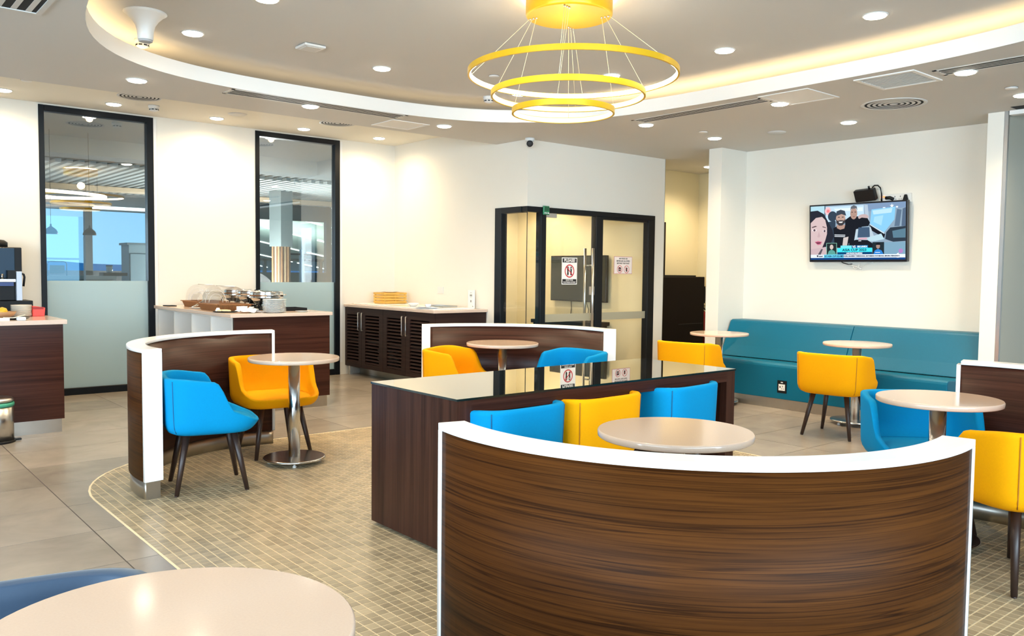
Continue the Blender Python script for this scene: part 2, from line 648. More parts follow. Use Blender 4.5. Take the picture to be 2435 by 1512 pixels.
MB().prism(MOS, -0.002, 0.0010).build('mosaic_bed', M['mosaic_grout'], fl)
edge = MB()
nM = len(MOS)
for i in range(nM):
    j = (i + 1) % nM
    edge.add([(*MOS[i], 0.0024), (*MOS[j], 0.0024), (*MOS_IN[j], 0.0024), (*MOS_IN[i], 0.0024), (*MOS[i], -0.002), (*MOS[j], -0.002)],
             [(0, 1, 2, 3), (4, 5, 1, 0)])
edge.build('mosaic_border', M['mosaic_grout'], fl, fixn=False)
PX, PY, GX = 0.049, 0.046, 0.0033
cells, field = [], MB()
for i in range(int((MX1 - MX0) / PX) + 3):
    for j in range(int((MY1 - MY0) / PY) + 3):
        x = 1.79 + (i - 13) * PX
        y = 2.988 + (j - 60) * PY
        q = [(x + GX, y + GX), (x + PX - GX, y + GX), (x + PX - GX, y + PY - GX), (x + GX, y + PY - GX)]
        whole = all(inside_rrect(a, b, 0.014) for a, b in q)
        if not whole:
            q = clip(q, MOS_IN)
            if not q:
                continue
        cells.append((x, y, q, whole))


def open_floor(px, py):
    """mosaic that the photograph shows free of furniture near the camera"""
    if px > 2338 and py > 1225:
        return True
    return (560 < px < 1028 and 1245 + max(0, px - 880) * 0.35 < py < 1520
            and not (((px - 420) / 425) ** 2 + ((py - 1520) / 175) ** 2 < 1))


near = []
for k, (x, y, q, whole) in enumerate(cells):
    p = proj(x + PX / 2, y + PY / 2, 0)
    if whole and p and 0 <= p[0] <= IW and 0 <= p[1] <= IH and open_floor(p[0], p[1]):
        near.append((p[2], k))
near = {k for _, k in sorted(near)[:300]}
mt0 = None
for k, (x, y, q, whole) in enumerate(cells):
    if k in near:
        if mt0 is None:
            mt0 = MB().box(GX, PX - GX, GX, PY - GX, 0, 0.0028).build('mosaic_tile', M['mosaic'], fl)
            t = mt0
        else:
            t = mt0.copy()
            COL.objects.link(t)
            t.parent = fl
        t.location = (x, y, 0)
    else:
        n = len(q)
        v = [(a, b, 0.0028) for a, b in q] + [(a, b, 0.0) for a, b in q]
        field.add(v, [tuple(range(n))] + [(i, n + i, n + (i + 1) % n, (i + 1) % n) for i in range(n)])
fo = field.build('mosaic_field', M['mosaic'], fl, fixn=False)
fo['kind'] = 'stuff'

# ---- ceiling with the raised tray
LC, LA, LB, LN = (3.564, 3.777), 2.392, 3.007, 3.27


def sup(t, grow=0.0):
    c, s = math.cos(t), math.sin(t)
    r = (abs(c / (LA + grow)) ** LN + abs(s / (LB + grow)) ** LN) ** (-1 / LN)
    return LC[0] + r * c, LC[1] + r * s


NT = 144


def ring_strip(mb, p_of, q_of, mi=0, smooth=False, n=NT):
    v = []
    for i in range(n):
        t = 2 * PI * i / n
        v += [p_of(t), q_of(t)]
    mb.add(v, [(2 * i, 2 * ((i + 1) % n), 2 * ((i + 1) % n) + 1, 2 * i + 1) for i in range(n)], mi, smooth)


CX0, CX1, CY0, CY1 = X_LEFT, 11.5, Y_REAR, 7.60


def rect_hit(t):
    c, s = math.cos(t), math.sin(t)
    k = 1e9
    if c > 1e-9:
        k = min(k, (CX1 - LC[0]) / c)
    if c < -1e-9:
        k = min(k, (CX0 - LC[0]) / c)
    if s > 1e-9:
        k = min(k, (CY1 - LC[1]) / s)
    if s < -1e-9:
        k = min(k, (CY0 - LC[1]) / s)
    return LC[0] + c * k, LC[1] + s * k


cb = MB()
angs = sorted([2 * PI * i / NT for i in range(NT)] + [math.atan2(y - LC[1], x - LC[0]) % (2 * PI) for x in (CX0, CX1) for y in (CY0, CY1)])
v = []
for t in angs:
    v += [(*sup(t), ZL), (*rect_hit(t), ZL)]
na = len(angs)
cb.add(v, [(2 * i, 2 * ((i + 1) % na), 2 * ((i + 1) % na) + 1, 2 * i + 1) for i in range(na)])
cb.box(8.30, 11.5, 7.601, 8.2, ZL, ZL + 0.05)           # over the passage
ceil = struct(cb.build('ceiling', M['ceiling'], fixn=False))
bay = MB().add([(X_LEFT, 7.6, ZL), (XB + .1, 7.6, ZL), (XB + .1, 7.6, ZR), (X_LEFT, 7.6, ZR)], [(0, 1, 2, 3)])
bay.box(X_LEFT, XB + .1, 7.6, 9.95, ZR, ZR + 0.05)
bay.build('window_bay_soffit', M['bay_ceiling'], ceil)
tray = MB()
GROW = 0.46
tv_ = [(*sup(2 * PI * i / NT, GROW), ZT) for i in range(NT)]
tray.add(tv_, [tuple(range(NT))])
ring_strip(tray, lambda t: (*sup(t, GROW), ZT), lambda t: (*sup(t, GROW), ZL + 0.03))
tray.build('raised_tray', M['ceiling'], ceil, fixn=False)
lip = MB()
ring_strip(lip, lambda t: (*sup(t), ZL), lambda t: (*sup(t), ZL + 0.115), smooth=True)
ring_strip(lip, lambda t: (*sup(t), ZL + 0.115), lambda t: (*sup(t, 0.02), ZL + 0.115))
ring_strip(lip, lambda t: (*sup(t, 0.02), ZL + 0.115), lambda t: (*sup(t, 0.02), ZL + 0.03), smooth=True)
ring_strip(lip, lambda t: (*sup(t, 0.02), ZL + 0.03), lambda t: (*sup(t, GROW), ZL + 0.03))
struct(lip.build('trim_1', M['white_trim'], fixn=False))


def cove_strip(name, a0, a1, n, m='cove'):
    mb = MB()
    for i in range(n):
        t0, t1 = (math.radians(a0 + (a1 - a0) * k / n) for k in (i, i + 1))
        p, q, r, s = sup(t0, 0.13), sup(t1, 0.13), sup(t1, 0.17), sup(t0, 0.17)
        z0, z1 = ZL + 0.03, ZL + 0.05
        mb.add([(*p, z0), (*q, z0), (*r, z0), (*s, z0), (*p, z1), (*q, z1), (*r, z1), (*s, z1)],
               [(4, 5, 6, 7), (0, 4, 7, 3), (0, 1, 5, 4), (3, 7, 6, 2), (1, 2, 6, 5)])
    o = mb.build(name, M[m], fixn=False)
    return o


led_a = cove_strip('cove_light_strip', -40, 40, 44)
tag(led_a, 'warm light strip glowing along the straight right-hand side of the ceiling cove', 'light strip', 'cove light strips')
led_b = cove_strip('cove_light_strip', 116, 190, 40)
tag(led_b, 'warm light strip glowing in the rounded left end of the ceiling cove', 'light strip', 'cove light strips')

fill_c = cove_strip('cove_light_strip', 41, 115, 60, 'cove_fill')  # invented strip, added to lift the dark band in this part of the cove
tag(fill_c, 'dim light strip in the ceiling cove along the side facing the windows', 'light strip', 'cove light strips')

# ---- walls
W1 = (1.852, 2.985, 0.0, 3.03)
W2 = (4.165, 5.30, 0.0, 3.03)
wl_ = MB()
for x0, x1 in ((X_LEFT, W1[0]), (W1[1], W2[0]), (W2[1], XB + 0.1)):
    wl_.box(x0, x1, YW, YW + 0.14, 0, 3.10)
wl_.box(W1[0], W1[1], YW, YW + 0.14, 3.03, 3.10).box(W2[0], W2[1], YW, YW + 0.14, 3.03, 3.10)
struct(wl_.build('wall_window_side', M['wall']))
wb = MB()
wb.box(XB, XB + 0.10, 7.58, YW, 0, 3.10)
wb.box(XB, XB + 0.10, YG, 7.58, 2.093, 3.10)
struct(wb.build('wall_back', M['wall']))
wg = MB()
wg.box(XB + 0.10, 8.47, YG, YG + 0.12, 2.093, ZL).box(8.272, 8.47, YG, YG + 0.12, 0, 2.093)
struct(wg.build('wall_front_of_glass_room', M['wall']))
wi = MB()
wi.box(8.25, 8.47, YG + 0.12, YW, 0, ZL).box(XB + 0.10, 8.25, YW - 0.1, YW, 0, ZL)
struct(wi.build('wall_inner_glass_room', M['wall_warm']))
struct(MB().box(XB + 0.10, 8.25, YG + 0.12, YW - 0.1, 2.62, 2.67).build('ceiling_glass_room', M['wall_warm']))
wt = MB()
wt.box(XT, XT + 0.12, 3.085, 5.95, 0, ZL)
struct(wt.build('wall_tv', M['wall']))
struct(MB().box(8.155, 11.0, 5.95, 6.13, 0, ZL).build('wall_pier_left', M['wall']))
struct(MB().box(8.150, 8.77, 2.95, 3.085, 0, ZL).build('wall_pier_right', M['wall']))
wp = MB()
wp.box(8.30, 10.09, 7.75, 7.87, 0, ZL)
struct(wp.build('wall_passage', M['wall_warm']))
wq = MB()
wq.box(10.09, 10.2, 6.13, 7.87, 0, ZL)
wqo = struct(wq.build('wall_passage_end', M['wall_warm']))
MB().box(10.06, 10.09, 7.12, 7.20, 0, 2.1).box(10.06, 10.09, 6.20, 6.27, 0, 2.1).box(10.06, 10.09, 6.20, 7.20, 2.1, 2.17).build('door_casing', M['grille'], wqo)
MB().box(8.466, 8.472, 7.046, 7.054, 0, ZL).build('corner_bead', M['aluminium'], bpy.data.objects['wall_front_of_glass_room'])
struct(MB().box(11.4, 11.5, Y_REAR, 2.9, 0, ZL).build('wall_right', M['wall']))
gp = MB().box(8.185, 11.3, 2.925, 2.94, 0.02, ZL)
gpo = struct(gp.build('wall_frosted_partition', M['back_glass']))
MB().box(8.152, 8.185, 2.918, 2.948, 0, ZL).build('edge_channel', M['aluminium'], gpo)
hd = struct(MB().box(8.12, 8.20, -1.0, 2.90, ZL - 0.042, ZL - 0.004).build('trim_2', M['white_trim']))
MB().box(7.97, 8.11, -1.0, 2.84, ZL - 0.003, ZL - 0.001).build('curtain_slot', M['void'], hd)

# rear and left glazing behind the camera: daylight comes in here
wr = MB()
wr.box(X_LEFT, 11.5, Y_REAR - 0.1, Y_REAR, 0, 0.55).box(X_LEFT, 11.5, Y_REAR - 0.1, Y_REAR, 2.66, ZL)
wr.box(5.4, 11.5, Y_REAR - 0.1, Y_REAR, 0.55, 2.66).box(X_LEFT, -2.9, Y_REAR - 0.1, Y_REAR, 0.55, 2.66)
struct(wr.build('wall_rear', M['wall']))
wf = MB()
for k in range(6):
    x = -2.9 + k * 1.66
    wf.box(x - 0.04, x + 0.04, Y_REAR - 0.09, Y_REAR + 0.01, 0.55, 2.66)
wf.box(-2.9, 5.4, Y_REAR - 0.09, Y_REAR + 0.01, 1.55, 1.60)
w3 = struct(wf.build('window_3', M['black']))
wle = MB()
wle.box(X_LEFT - 0.1, X_LEFT, Y_REAR, YW, 0, 0.55).box(X_LEFT - 0.1, X_LEFT, Y_REAR, YW, 2.66, 3.1)
wle.box(X_LEFT - 0.1, X_LEFT, 4.3, YW, 0.55, 2.66).box(X_LEFT - 0.1, X_LEFT, Y_REAR, -2.3, 0.55, 2.66)
struct(wle.build('wall_left', M['wall']))
wf2 = MB()
for k in range(5):
    y = -2.3 + k * 1.65
    wf2.box(X_LEFT - 0.09, X_LEFT + 0.01, y - 0.04, y + 0.04, 0.55, 2.66)
struct(wf2.build('window_4', M['black']))


def tall_window(name, w, film):
    x0, x1, z0, z1 = w
    fr = MB()
    t = 0.052
    y0, y1 = YW - 0.012, YW + 0.09
    fr.box(x0, x0 + t, y0, y1, 0.0, z1).box(x1 - 0.07, x1, y0, y1, 0.0, z1)
    fr.box(x0 + t, x1 - 0.07, y0, y1, z1 - 0.062, z1).box(x0 + t, x1 - 0.07, y0, y1, 0.0, 0.075)
    f = struct(fr.build(name, M['black'], bevel=0.003))
    g = MB().box(x0 + t, x1 - 0.07, YW + 0.030, YW + 0.038, 0.075, z1 - 0.062)
    g.build('pane', M['glass'], f)
    MB().box(x0 + t, x1 - 0.07, YW + 0.024, YW + 0.029, 0.075, film).build('frosted_film', M['frost'], f)
    MB().box(x1, x1 + 0.035, YW - 0.006, YW + 0.004, 0.16, z1 - 0.01).build('reveal_trim', M['white_trim'], f)
    return f


tall_window('window_1', W1, 1.218)
tall_window('window_2', W2, 1.205)

# ---- glazed front of the little glass room
gf = MB()
y0, y1 = YG - 0.02, YG + 0.07
gf.box(XB - 0.02, 8.272, y0, y1, 2.036, 2.095)
gf.box(6.325, 6.402, y0, y1, 0, 2.036).box(7.212, 7.325, y0, y1, 0, 2.036).box(8.150, 8.272, y0, y1, 0, 2.036)
gf.box(7.325, 8.150, y0 + .01, y1, 2.005, 2.036).box(7.325, 8.150, y0 + .01, y1, 0, 0.06)
gf.box(XB - 0.03, XB + 0.06, 7.47, 7.585, 0, 2.095).box(XB - 0.03, XB + 0.06, YG + 0.07, 7.47, 2.030, 2.095)
gf.box(XB - 0.004, XB + 0.004, YG - 0.004, YG + 0.004, 0, 2.036).box(XB, 6.325, y0 + .01, y1, 0, 0.05)
w5 = struct(gf.build('window_5', M['black'], bevel=0.002))
MB().box(XB + 0.004, 6.325, YG - 0.004, YG + 0.006, 0.05, 2.036).build('pane', M['clear'], w5)
MB().box(7.325, 8.150, YG + 0.020, YG + 0.030, 0.06, 2.005).build('pane', M['clear'], w5)
MB().box(XB - 0.005, XB + 0.005, YG + 0.004, 7.47, 0.0, 2.030).build('pane', M['clear'], w5)
MB().box(7.325, 8.150, YG + 0.016, YG + 0.019, 0.795, 0.885).build('frosted_band', M['frost_band'], w5)
d1 = struct(MB().box(6.404, 7.210, YG + 0.006, YG + 0.018, 0.012, 2.030).build('door_1', M['clear']))
MB().box(6.404, 7.210, YG + 0.002, YG + 0.005, 0.795, 0.885).build('frosted_band', M['frost_band'], d1)
for yy in (YG - 0.055, YG + 0.078):
    h = MB().tube([(7.125, yy, 0.42), (7.125, yy, 1.655)], 0.016, 14)
    s = 1 if yy < YG else -1
    for zz in (0.62, 1.45):
        h.tube([(7.125, yy, zz), (7.125, YG + (0.005 if s > 0 else 0.019), zz)], 0.010, 8)
    h.build('pull_handle', M['steel'], d1)
MB().box(6.405, 6.575, YG - 0.006, YG + 0.030, 1.985, 2.034).build('pivot_patch', M['steel'], d1)
MB().box(7.150, 7.205, YG - 0.008, YG + 0.030, 1.10, 1.20).build('lock_case', M['steel'], d1)

# ================================================================== HALL BEYOND THE WINDOWS
hall = MB().box(-6, 34, 9.95, 70, -0.15, -0.02)
struct(hall.build('floor_hall', mat('hall_floor', (0.30, 0.29, 0.27), 0.4)))
hc = struct(MB().box(-3, 34, 9.95, 24.2, 3.42, 3.5).build('ceiling_hall', mat('hall_soffit', (0.16, 0.19, 0.19), 0.8)))
M['slat'] = mat('hall_slat', (0.42, 0.47, 0.46), 0.6)
sl0 = None
for i in range(62):
    x = 1.0 + i * 0.20
    if sl0 is None:
        sl0 = MB().box(0, 0.10, 17.6, 24.0, 3.33, 3.40).build('slat', M['slat'], hc)
        s = sl0
    else:
        s = sl0.copy()
        COL.objects.link(s)
        s.parent = hc
    s.location = (x, 0, 0)
struct(MB().box(1.0, 14, 21.9, 22.1, 3.20, 3.32).build('beam_1', mat('hall_bulkhead', (0.72, 0.55, 0.36), 0.7)))
# glazing at the far side of the hall
hg = MB()
for x in (-1.5, 2.0, 5.66, 9.4, 12.6):
    hg.box(x - 0.09, x + 0.09, 24.0, 24.16, 0, 3.42)
hg.box(-6, 12.6, 24.0, 24.16, 2.86, 3.42).box(-6, 12.6, 24.0, 24.16, 0, 1.28)
struct(hg.build('window_6', mat('hall_mullion', (0.030, 0.045, 0.05), 0.5)))
vz = lambda x: 6.41 - 0.19 * x
vq = [(9.0, 24.2), (27, 24.2), (27, 66), (24.4, 66)]
vault = MB().add([(x, y, vz(x)) for x, y in vq] + [(x, y, vz(x) + .1) for x, y in vq],
                 [(0, 1, 2, 3), (4, 7, 6, 5), (0, 4, 5, 1), (1, 5, 6, 2), (2, 6, 7, 3), (3, 7, 4, 0)])
va = struct(vault.build('ceiling_concourse', mat('concourse_ceiling', (0.40, 0.54, 0.48), 0.5)))
M['strip'] = emit('concourse_strip_light', (0.95, 1.0, 0.97), 3.5)
for k, yy in enumerate((27.5, 32.0, 37.0, 43.0, 50.0, 58.0)):
    for q in range(9):
        xa = yy * 0.40 + q * 1.35
        if xa + 1.0 > 26.5:
            break
        b = MB()
        w = 0.05
        b.add([(xa, yy, vz(xa) - 0.02), (xa + 1.0, yy, vz(xa + 1.0) - 0.02), (xa + 1.0, yy + w * 2, vz(xa + 1.0) - 0.02), (xa, yy + w * 2, vz(xa) - 0.02),
               (xa, yy, vz(xa) - 0.06), (xa + 1.0, yy, vz(xa + 1.0) - 0.06), (xa + 1.0, yy + w * 2, vz(xa + 1.0) - 0.06), (xa, yy + w * 2, vz(xa) - 0.06)],
              [(0, 1, 2, 3), (4, 7, 6, 5), (0, 4, 5, 1), (1, 5, 6, 2), (2, 6, 7, 3), (3, 7, 4, 0)])
        b.build('light_strip', M['strip'], va)
fw_ = MB()
for q in range(14):
    x = 15.0 + q * 1.15
    fw_.box(x, x + 0.16, 45.0, 45.2, 0, 1.95)
fw_.box(15, 30, 45.0, 45.2, 1.85, 2.0)
struct(fw_.build('window_7', bpy.data.materials['hall_mullion']))
struct(MB().box(-200, 400, 70, 640, -1.2, -0.9).build('ground_apron', mat('apron', (0.42, 0.47, 0.48), 0.9)))
hill = MB()
prof = []
for i in range(61):
    x = -150 + i * 10
    prof.append((x, 0.7 + 1.5 * abs(math.sin(i * 0.9)) * math.sin(i * 0.37) ** 2 + 0.9 * math.sin(i * 0.21) ** 2))
v = []
for x, z in prof:
    v += [(x, 380, -1), (x, 384, z + 1.4), (x, 420, -1)]
hill.add(v, [(3 * i, 3 * i + 3, 3 * i + 4, 3 * i + 1) for i in range(60)] + [(3 * i + 1, 3 * i + 4, 3 * i + 5, 3 * i + 2) for i in range(60)])
struct(hill.build('hills', mat('hazy_hills', (0.10, 0.28, 0.42), 0.9), fixn=False))

# hall furniture seen through the panes
t = thing('service_bar', 'long grey service bar with round knobs, seen through the left tall window', 'counter', (3.0, 14.2, -0.02))
MB().box(-1.5, 0.62, -0.25, 0.35, 0, 1.20).build('front_panel', mat('bar_front', (0.33, 0.36, 0.33), 0.6), t)
MB().box(-1.55, 0.66, -0.30, 0.40, 1.20, 1.255).build('worktop', mat('bar_top', (0.55, 0.58, 0.54), 0.4), t)
for k in range(6):
    kb = MB().lathe([(0.018, 0), (0.022, 0.015), (0.014, 0.03)], 12).build('knob', M['black_plastic'], t)
    kb.rotation_euler = (PI / 2, 0, 0)
    kb.location = (-0.47 + 0.155 * k, -0.25, 1.15)
sh = thing('sign_stand', 'arched metal stand holding a panel on the bar beyond the left window', 'stand', (2.87, 14.05, 1.235))
MB().tube([(-0.13, 0, 0), (-0.13, 0, 0.17), (-0.12, 0, 0.20), (-0.09, 0, 0.21), (0.09, 0, 0.21), (0.12, 0, 0.20), (0.13, 0, 0.17), (0.13, 0, 0)], 0.007, 8).build('arch', M['black'], sh)
MB().box(-0.10, 0.10, -0.008, 0.008, 0.03, 0.155).build('panel', mat('olive_panel', (0.20, 0.22, 0.16), 0.5), sh)
jr = thing('grinder', 'small clear hopper with dark lid on the dark box beyond the left window', 'grinder', (3.60, 14.05, 1.285))
MB().lathe([(0.030, 0.0), (0.045, 0.02), (0.048, 0.10)], 16).build('hopper', mat('hopper', (0.45, 0.55, 0.55), 0.2), jr)
MB().lathe([(0.05, 0.10), (0.05, 0.115)], 16).build('lid', M['black_plastic'], jr)
kx = tag(MB().box(3.49, 3.84, 13.95, 14.2, 1.235, 1.285).build('till_box', M['black_plastic'], bevel=0.004), 'low dark box on the bar, under the small hopper', 'box')
cab = thing('tall_cabinet', 'blue grey tall cabinet standing against the far glazing beyond the left window', 'cabinet', (5.9, 20.3, -0.02))
MB().box(-0.36, 0.45, -0.3, 0.3, 0, 1.90).build('body', mat('cabinet_body', (0.16, 0.24, 0.27), 0.5), cab)
MB().box(-0.40, 0.49, -0.33, 0.33, 1.90, 1.95).build('top', mat('cabinet_top', (0.10, 0.15, 0.17), 0.5), cab)
MB().box(-0.34, 0.03, -0.325, -0.301, 0.05, 1.70).build('door', bpy.data.materials['cabinet_body'], cab, bevel=.004)
MB().box(0.05, 0.43, -0.325, -0.301, 0.05, 1.70).build('door', bpy.data.materials['cabinet_body'], cab, bevel=.004)
for n, (x, lab) in enumerate(((2.815, 'dark dome pendant lamp left of the mullion, beyond the left tall window'), (3.35, 'dark dome pendant lamp in front of the mullion, beyond the left tall window'))):
    p = thing('pendant_lamp', lab, 'pendant lamp', (x, 14.15, 1.86), 0, 'pendant lamps over the service bar')
    MB().lathe([(0.096, 0.0), (0.092, 0.03), (0.075, 0.065), (0.040, 0.095), (0.014, 0.115), (0.010, 0.15)], 28).build('lamp_shade', M['black_plastic'], p)
    MB().tube([(0, 0, 0.15), (0, 0, 3.42 - 1.86)], 0.003, 6).build('cord', M['black_plastic'], p)
M['hall_ring'] = emit('hall_ring_light', (1.0, 0.86, 0.66), 3.0)
rg = thing('ring_pendant', 'wide glowing ring lamp hanging in the hall beyond the left tall window', 'pendant lamp', (3.35, 20.0, 2.9))
MB().tube([(1.7 * math.cos(a * PI / 32), 1.0 * math.sin(a * PI / 32), 0) for a in range(64)], 0.035, 8, closed=True).build('ring', M['hall_ring'], rg)
for a in (0.3, 2.4, 4.5):
    MB().tube([(1.7 * math.cos(a), 1.0 * math.sin(a), 0.03), (1.7 * math.cos(a), 1.0 * math.sin(a), 0.5)], 0.004, 5).build('hanger', M['black'], rg)
rg2 = thing('ring_pendant', 'thin unlit copper ring hanging lower than the glowing ring, beyond the left tall window', 'pendant lamp', (3.35, 20.2, 2.72))
MB().tube([(1.5 * math.cos(a * PI / 32), 0.9 * math.sin(a * PI / 32), 0) for a in range(64)], 0.03, 8, closed=True).build('ring', mat('copper_ring', (0.40, 0.24, 0.12), 0.4), rg2)
for a in (0.3, 2.4, 4.5):
    MB().tube([(1.5 * math.cos(a), 0.9 * math.sin(a), 0.03), (1.5 * math.cos(a), 0.9 * math.sin(a), 0.6)], 0.004, 5).build('hanger', M['black'], rg2)
bl = tag(MB().box(5.75, 9.3, 23.905, 24.0, 2.90, 2.98).build('batten_light', emit('batten', (0.85, 0.97, 1.0), 2.5), bevel=.01), 'white batten lamp above the far glazing beyond the left window', 'lamp')
st = thing('striped_column', 'column clad in striped wood beyond the right tall window', 'column', (9.17, 20.0, -0.02), 20)
cols = [(0.30, 0.16, 0.08), (0.10, 0.06, 0.04), (0.45, 0.33, 0.20), (0.17, 0.09, 0.05), (0.38, 0.22, 0.11), (0.06, 0.04, 0.03)]
MB().box(-0.14, 0.14, -0.14, 0.14, 0, 1.96).build('core', mat('stripe_core', cols[1], 0.5), st)
for f in range(4):
    for k in range(6):
        s = MB().box(-0.16 + k * 0.0534, -0.16 + k * 0.0534 + 0.048, -0.165, -0.141, 0, 1.96).build('slat', mat('stripe_%d' % k, cols[k], 0.5) if f == 0 else bpy.data.materials['stripe_%d' % k], st)
        s.rotation_euler = (0, 0, f * PI / 2)
MB().box(-0.20, 0.20, -0.2, 0.2, 1.96, 3.42).build('capital', mat('column_head', (0.20, 0.24, 0.24), 0.6), st)
gs = thing('glass_screen', 'frameless glass door with pale blue edge post beyond the right window', 'glass door', (6.32, 13.0, -0.02))
MB().box(-0.025, 0.03, -0.03, 0.03, 0, 1.72).build('post', mat('pale_blue_post', (0.30, 0.48, 0.60), 0.3), gs)
MB().box(-0.19, -0.03, -0.015, 0.015, 1.625, 1.655).box(0.035, 0.18, -0.015, 0.015, 1.62, 1.65).build('patch_fitting', M['black_plastic'], gs)
MB().box(-0.75, -0.03, -0.005, 0.005, 0.02, 2.4).build('pane', M['clear'], gs)
gs2 = thing('glass_screen', 'pale upright glass fin standing at the service bar beyond the left window', 'glass screen', (3.18, 13.75, -0.02))
MB().box(-0.012, 0.012, -0.012, 0.012, 0, 1.84).build('post', bpy.data.materials['pale_blue_post'], gs2)

# ================================================================== FURNITURE
WALNUT_MB = ()


def divider(name, label, c, rin, rout, a0, a1, group='curved booth dividers'):
    """curved booth wall: veneered faces, white solid top and ends, steel kick"""
    t = thing(name, label, 'divider', (c[0], c[1], 0), 0, group)
    H, CAPT, K = 0.89, 0.022, 0.110
    e = math.degrees(0.022 / ((rin + rout) / 2))
    o = (0, 0)
    MB().arc(o, rin + 0.012, rout - 0.012, a0 + e * .6, a1 - e * .6, 0.0, K, 48).build('kick_plate', M['kick'], t)
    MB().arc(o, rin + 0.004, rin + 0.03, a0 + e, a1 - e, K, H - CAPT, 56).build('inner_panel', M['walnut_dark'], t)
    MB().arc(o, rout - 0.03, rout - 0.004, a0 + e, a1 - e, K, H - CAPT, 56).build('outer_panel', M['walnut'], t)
    MB().arc(o, rin, rout, a0, a1, H - CAPT, H, 56).build('top_cap', M['white_solid'], t, bevel=0.0015)
    MB().arc(o, rin, rout, a0, a0 + e, K, H - CAPT, 1).build('end_post', M['white_solid'], t)
    MB().arc(o, rin, rout, a1 - e, a1, K, H - CAPT, 1).build('end_post', M['white_solid'], t)
    return t


divider('booth_divider', 'curved walnut booth divider sheltering the blue and yellow chair beside the buffet counter', (2.53, 5.215), 0.960, 1.070, 76, 188.5)
divider('booth_divider', 'curved walnut booth divider in front of the glass room door', (4.15, 5.13), 0.995, 1.105, -15.5, 88)
divider('booth_divider', 'large curved walnut booth divider facing the camera, nearest of the four', (2.41, 1.905), 0.855, 0.945, 166.5, 281)
divider('booth_divider', 'curved walnut booth divider beside the teal bench, cut off by the frame', (4.07, 1.72), 0.925, 1.030, 15.5, -95)


def table(label, x, y, r=0.308, group='round pedestal tables'):
    t = thing('round_table', label, 'table', (x, y, 0), 0, group)
    MB().lathe([(r - 0.006, 0.722), (r, 0.727), (r, 0.746), (r - 0.004, 0.750)], 72).build('tabletop', M['stone'], t)
    MB().lathe([(0.10, 0.712), (0.10, 0.7215)], 24).build('mounting_plate', M['steel'], t)
    MB().lathe([(0.040, 0.046), (0.040, 0.712)], 32).build('pole', M['pole'], t)
    MB().lathe([(0.214, 0.032), (0.216, 0.036), (0.214, 0.044), (0.208, 0.047)], 56).build('base_disc', M['pole'], t)
    for k in range(4):
        a = PI / 4 + k * PI / 2 + 0.35
        MB().lathe([(0.012, 0.0), (0.014, 0.004), (0.014, 0.012), (0.008, 0.014), (0.008, 0.032)], 12, (0.17 * math.cos(a), 0.17 * math.sin(a))).build('levelling_foot', M['plastic_white'], t)
    return t


table('round beige table at the bottom left, close to the camera, only half in frame', 0.447, 1.425, 0.312)
table('round beige pedestal table between the left booth divider and the open mosaic floor', 2.600, 5.468, 0.313)
table('round beige pedestal table in front of the curved divider by the glass room', 4.603, 5.600, 0.313)
table('round beige pedestal table behind the large front divider, beside the three tucked-in chairs', 2.584, 2.074, 0.302)
table('round beige pedestal table standing over a blue chair at the right', 4.375, 1.835, 0.294)
table('round beige pedestal table at the middle of the teal bench, under the television', 7.335, 3.814, 0.296)
table('round beige pedestal table at the left end of the teal bench', 7.335, 5.330, 0.303)


# ---- chairs
def smooth01(t):
    t = max(0.0, min(1.0, t))
    return t * t * (3 - 2 * t)


CW, CD, CZB = 0.285, 0.265, 0.365


def chair_plan(th, s=1.0):
    c, q = math.cos(th), math.sin(th)
    n = 4.2
    r = (abs(c) ** n + abs(q) ** n) ** (-1 / n)
    return r * c * CW * s, r * q * CD * s


def rim_h(y):
    """rim height by distance towards the front (+y)"""
    y = y / CD
    back = 0.703 - 0.024 * smooth01((y + 0.8) / 0.9)
    drop = 0.02 * smooth01((y - 0.0) / 0.2) + 0.150 * smooth01((y - 0.10) / 0.36) + 0.078 * smooth01((y - 0.30) / 0.7)
    return back - drop


CH = {}


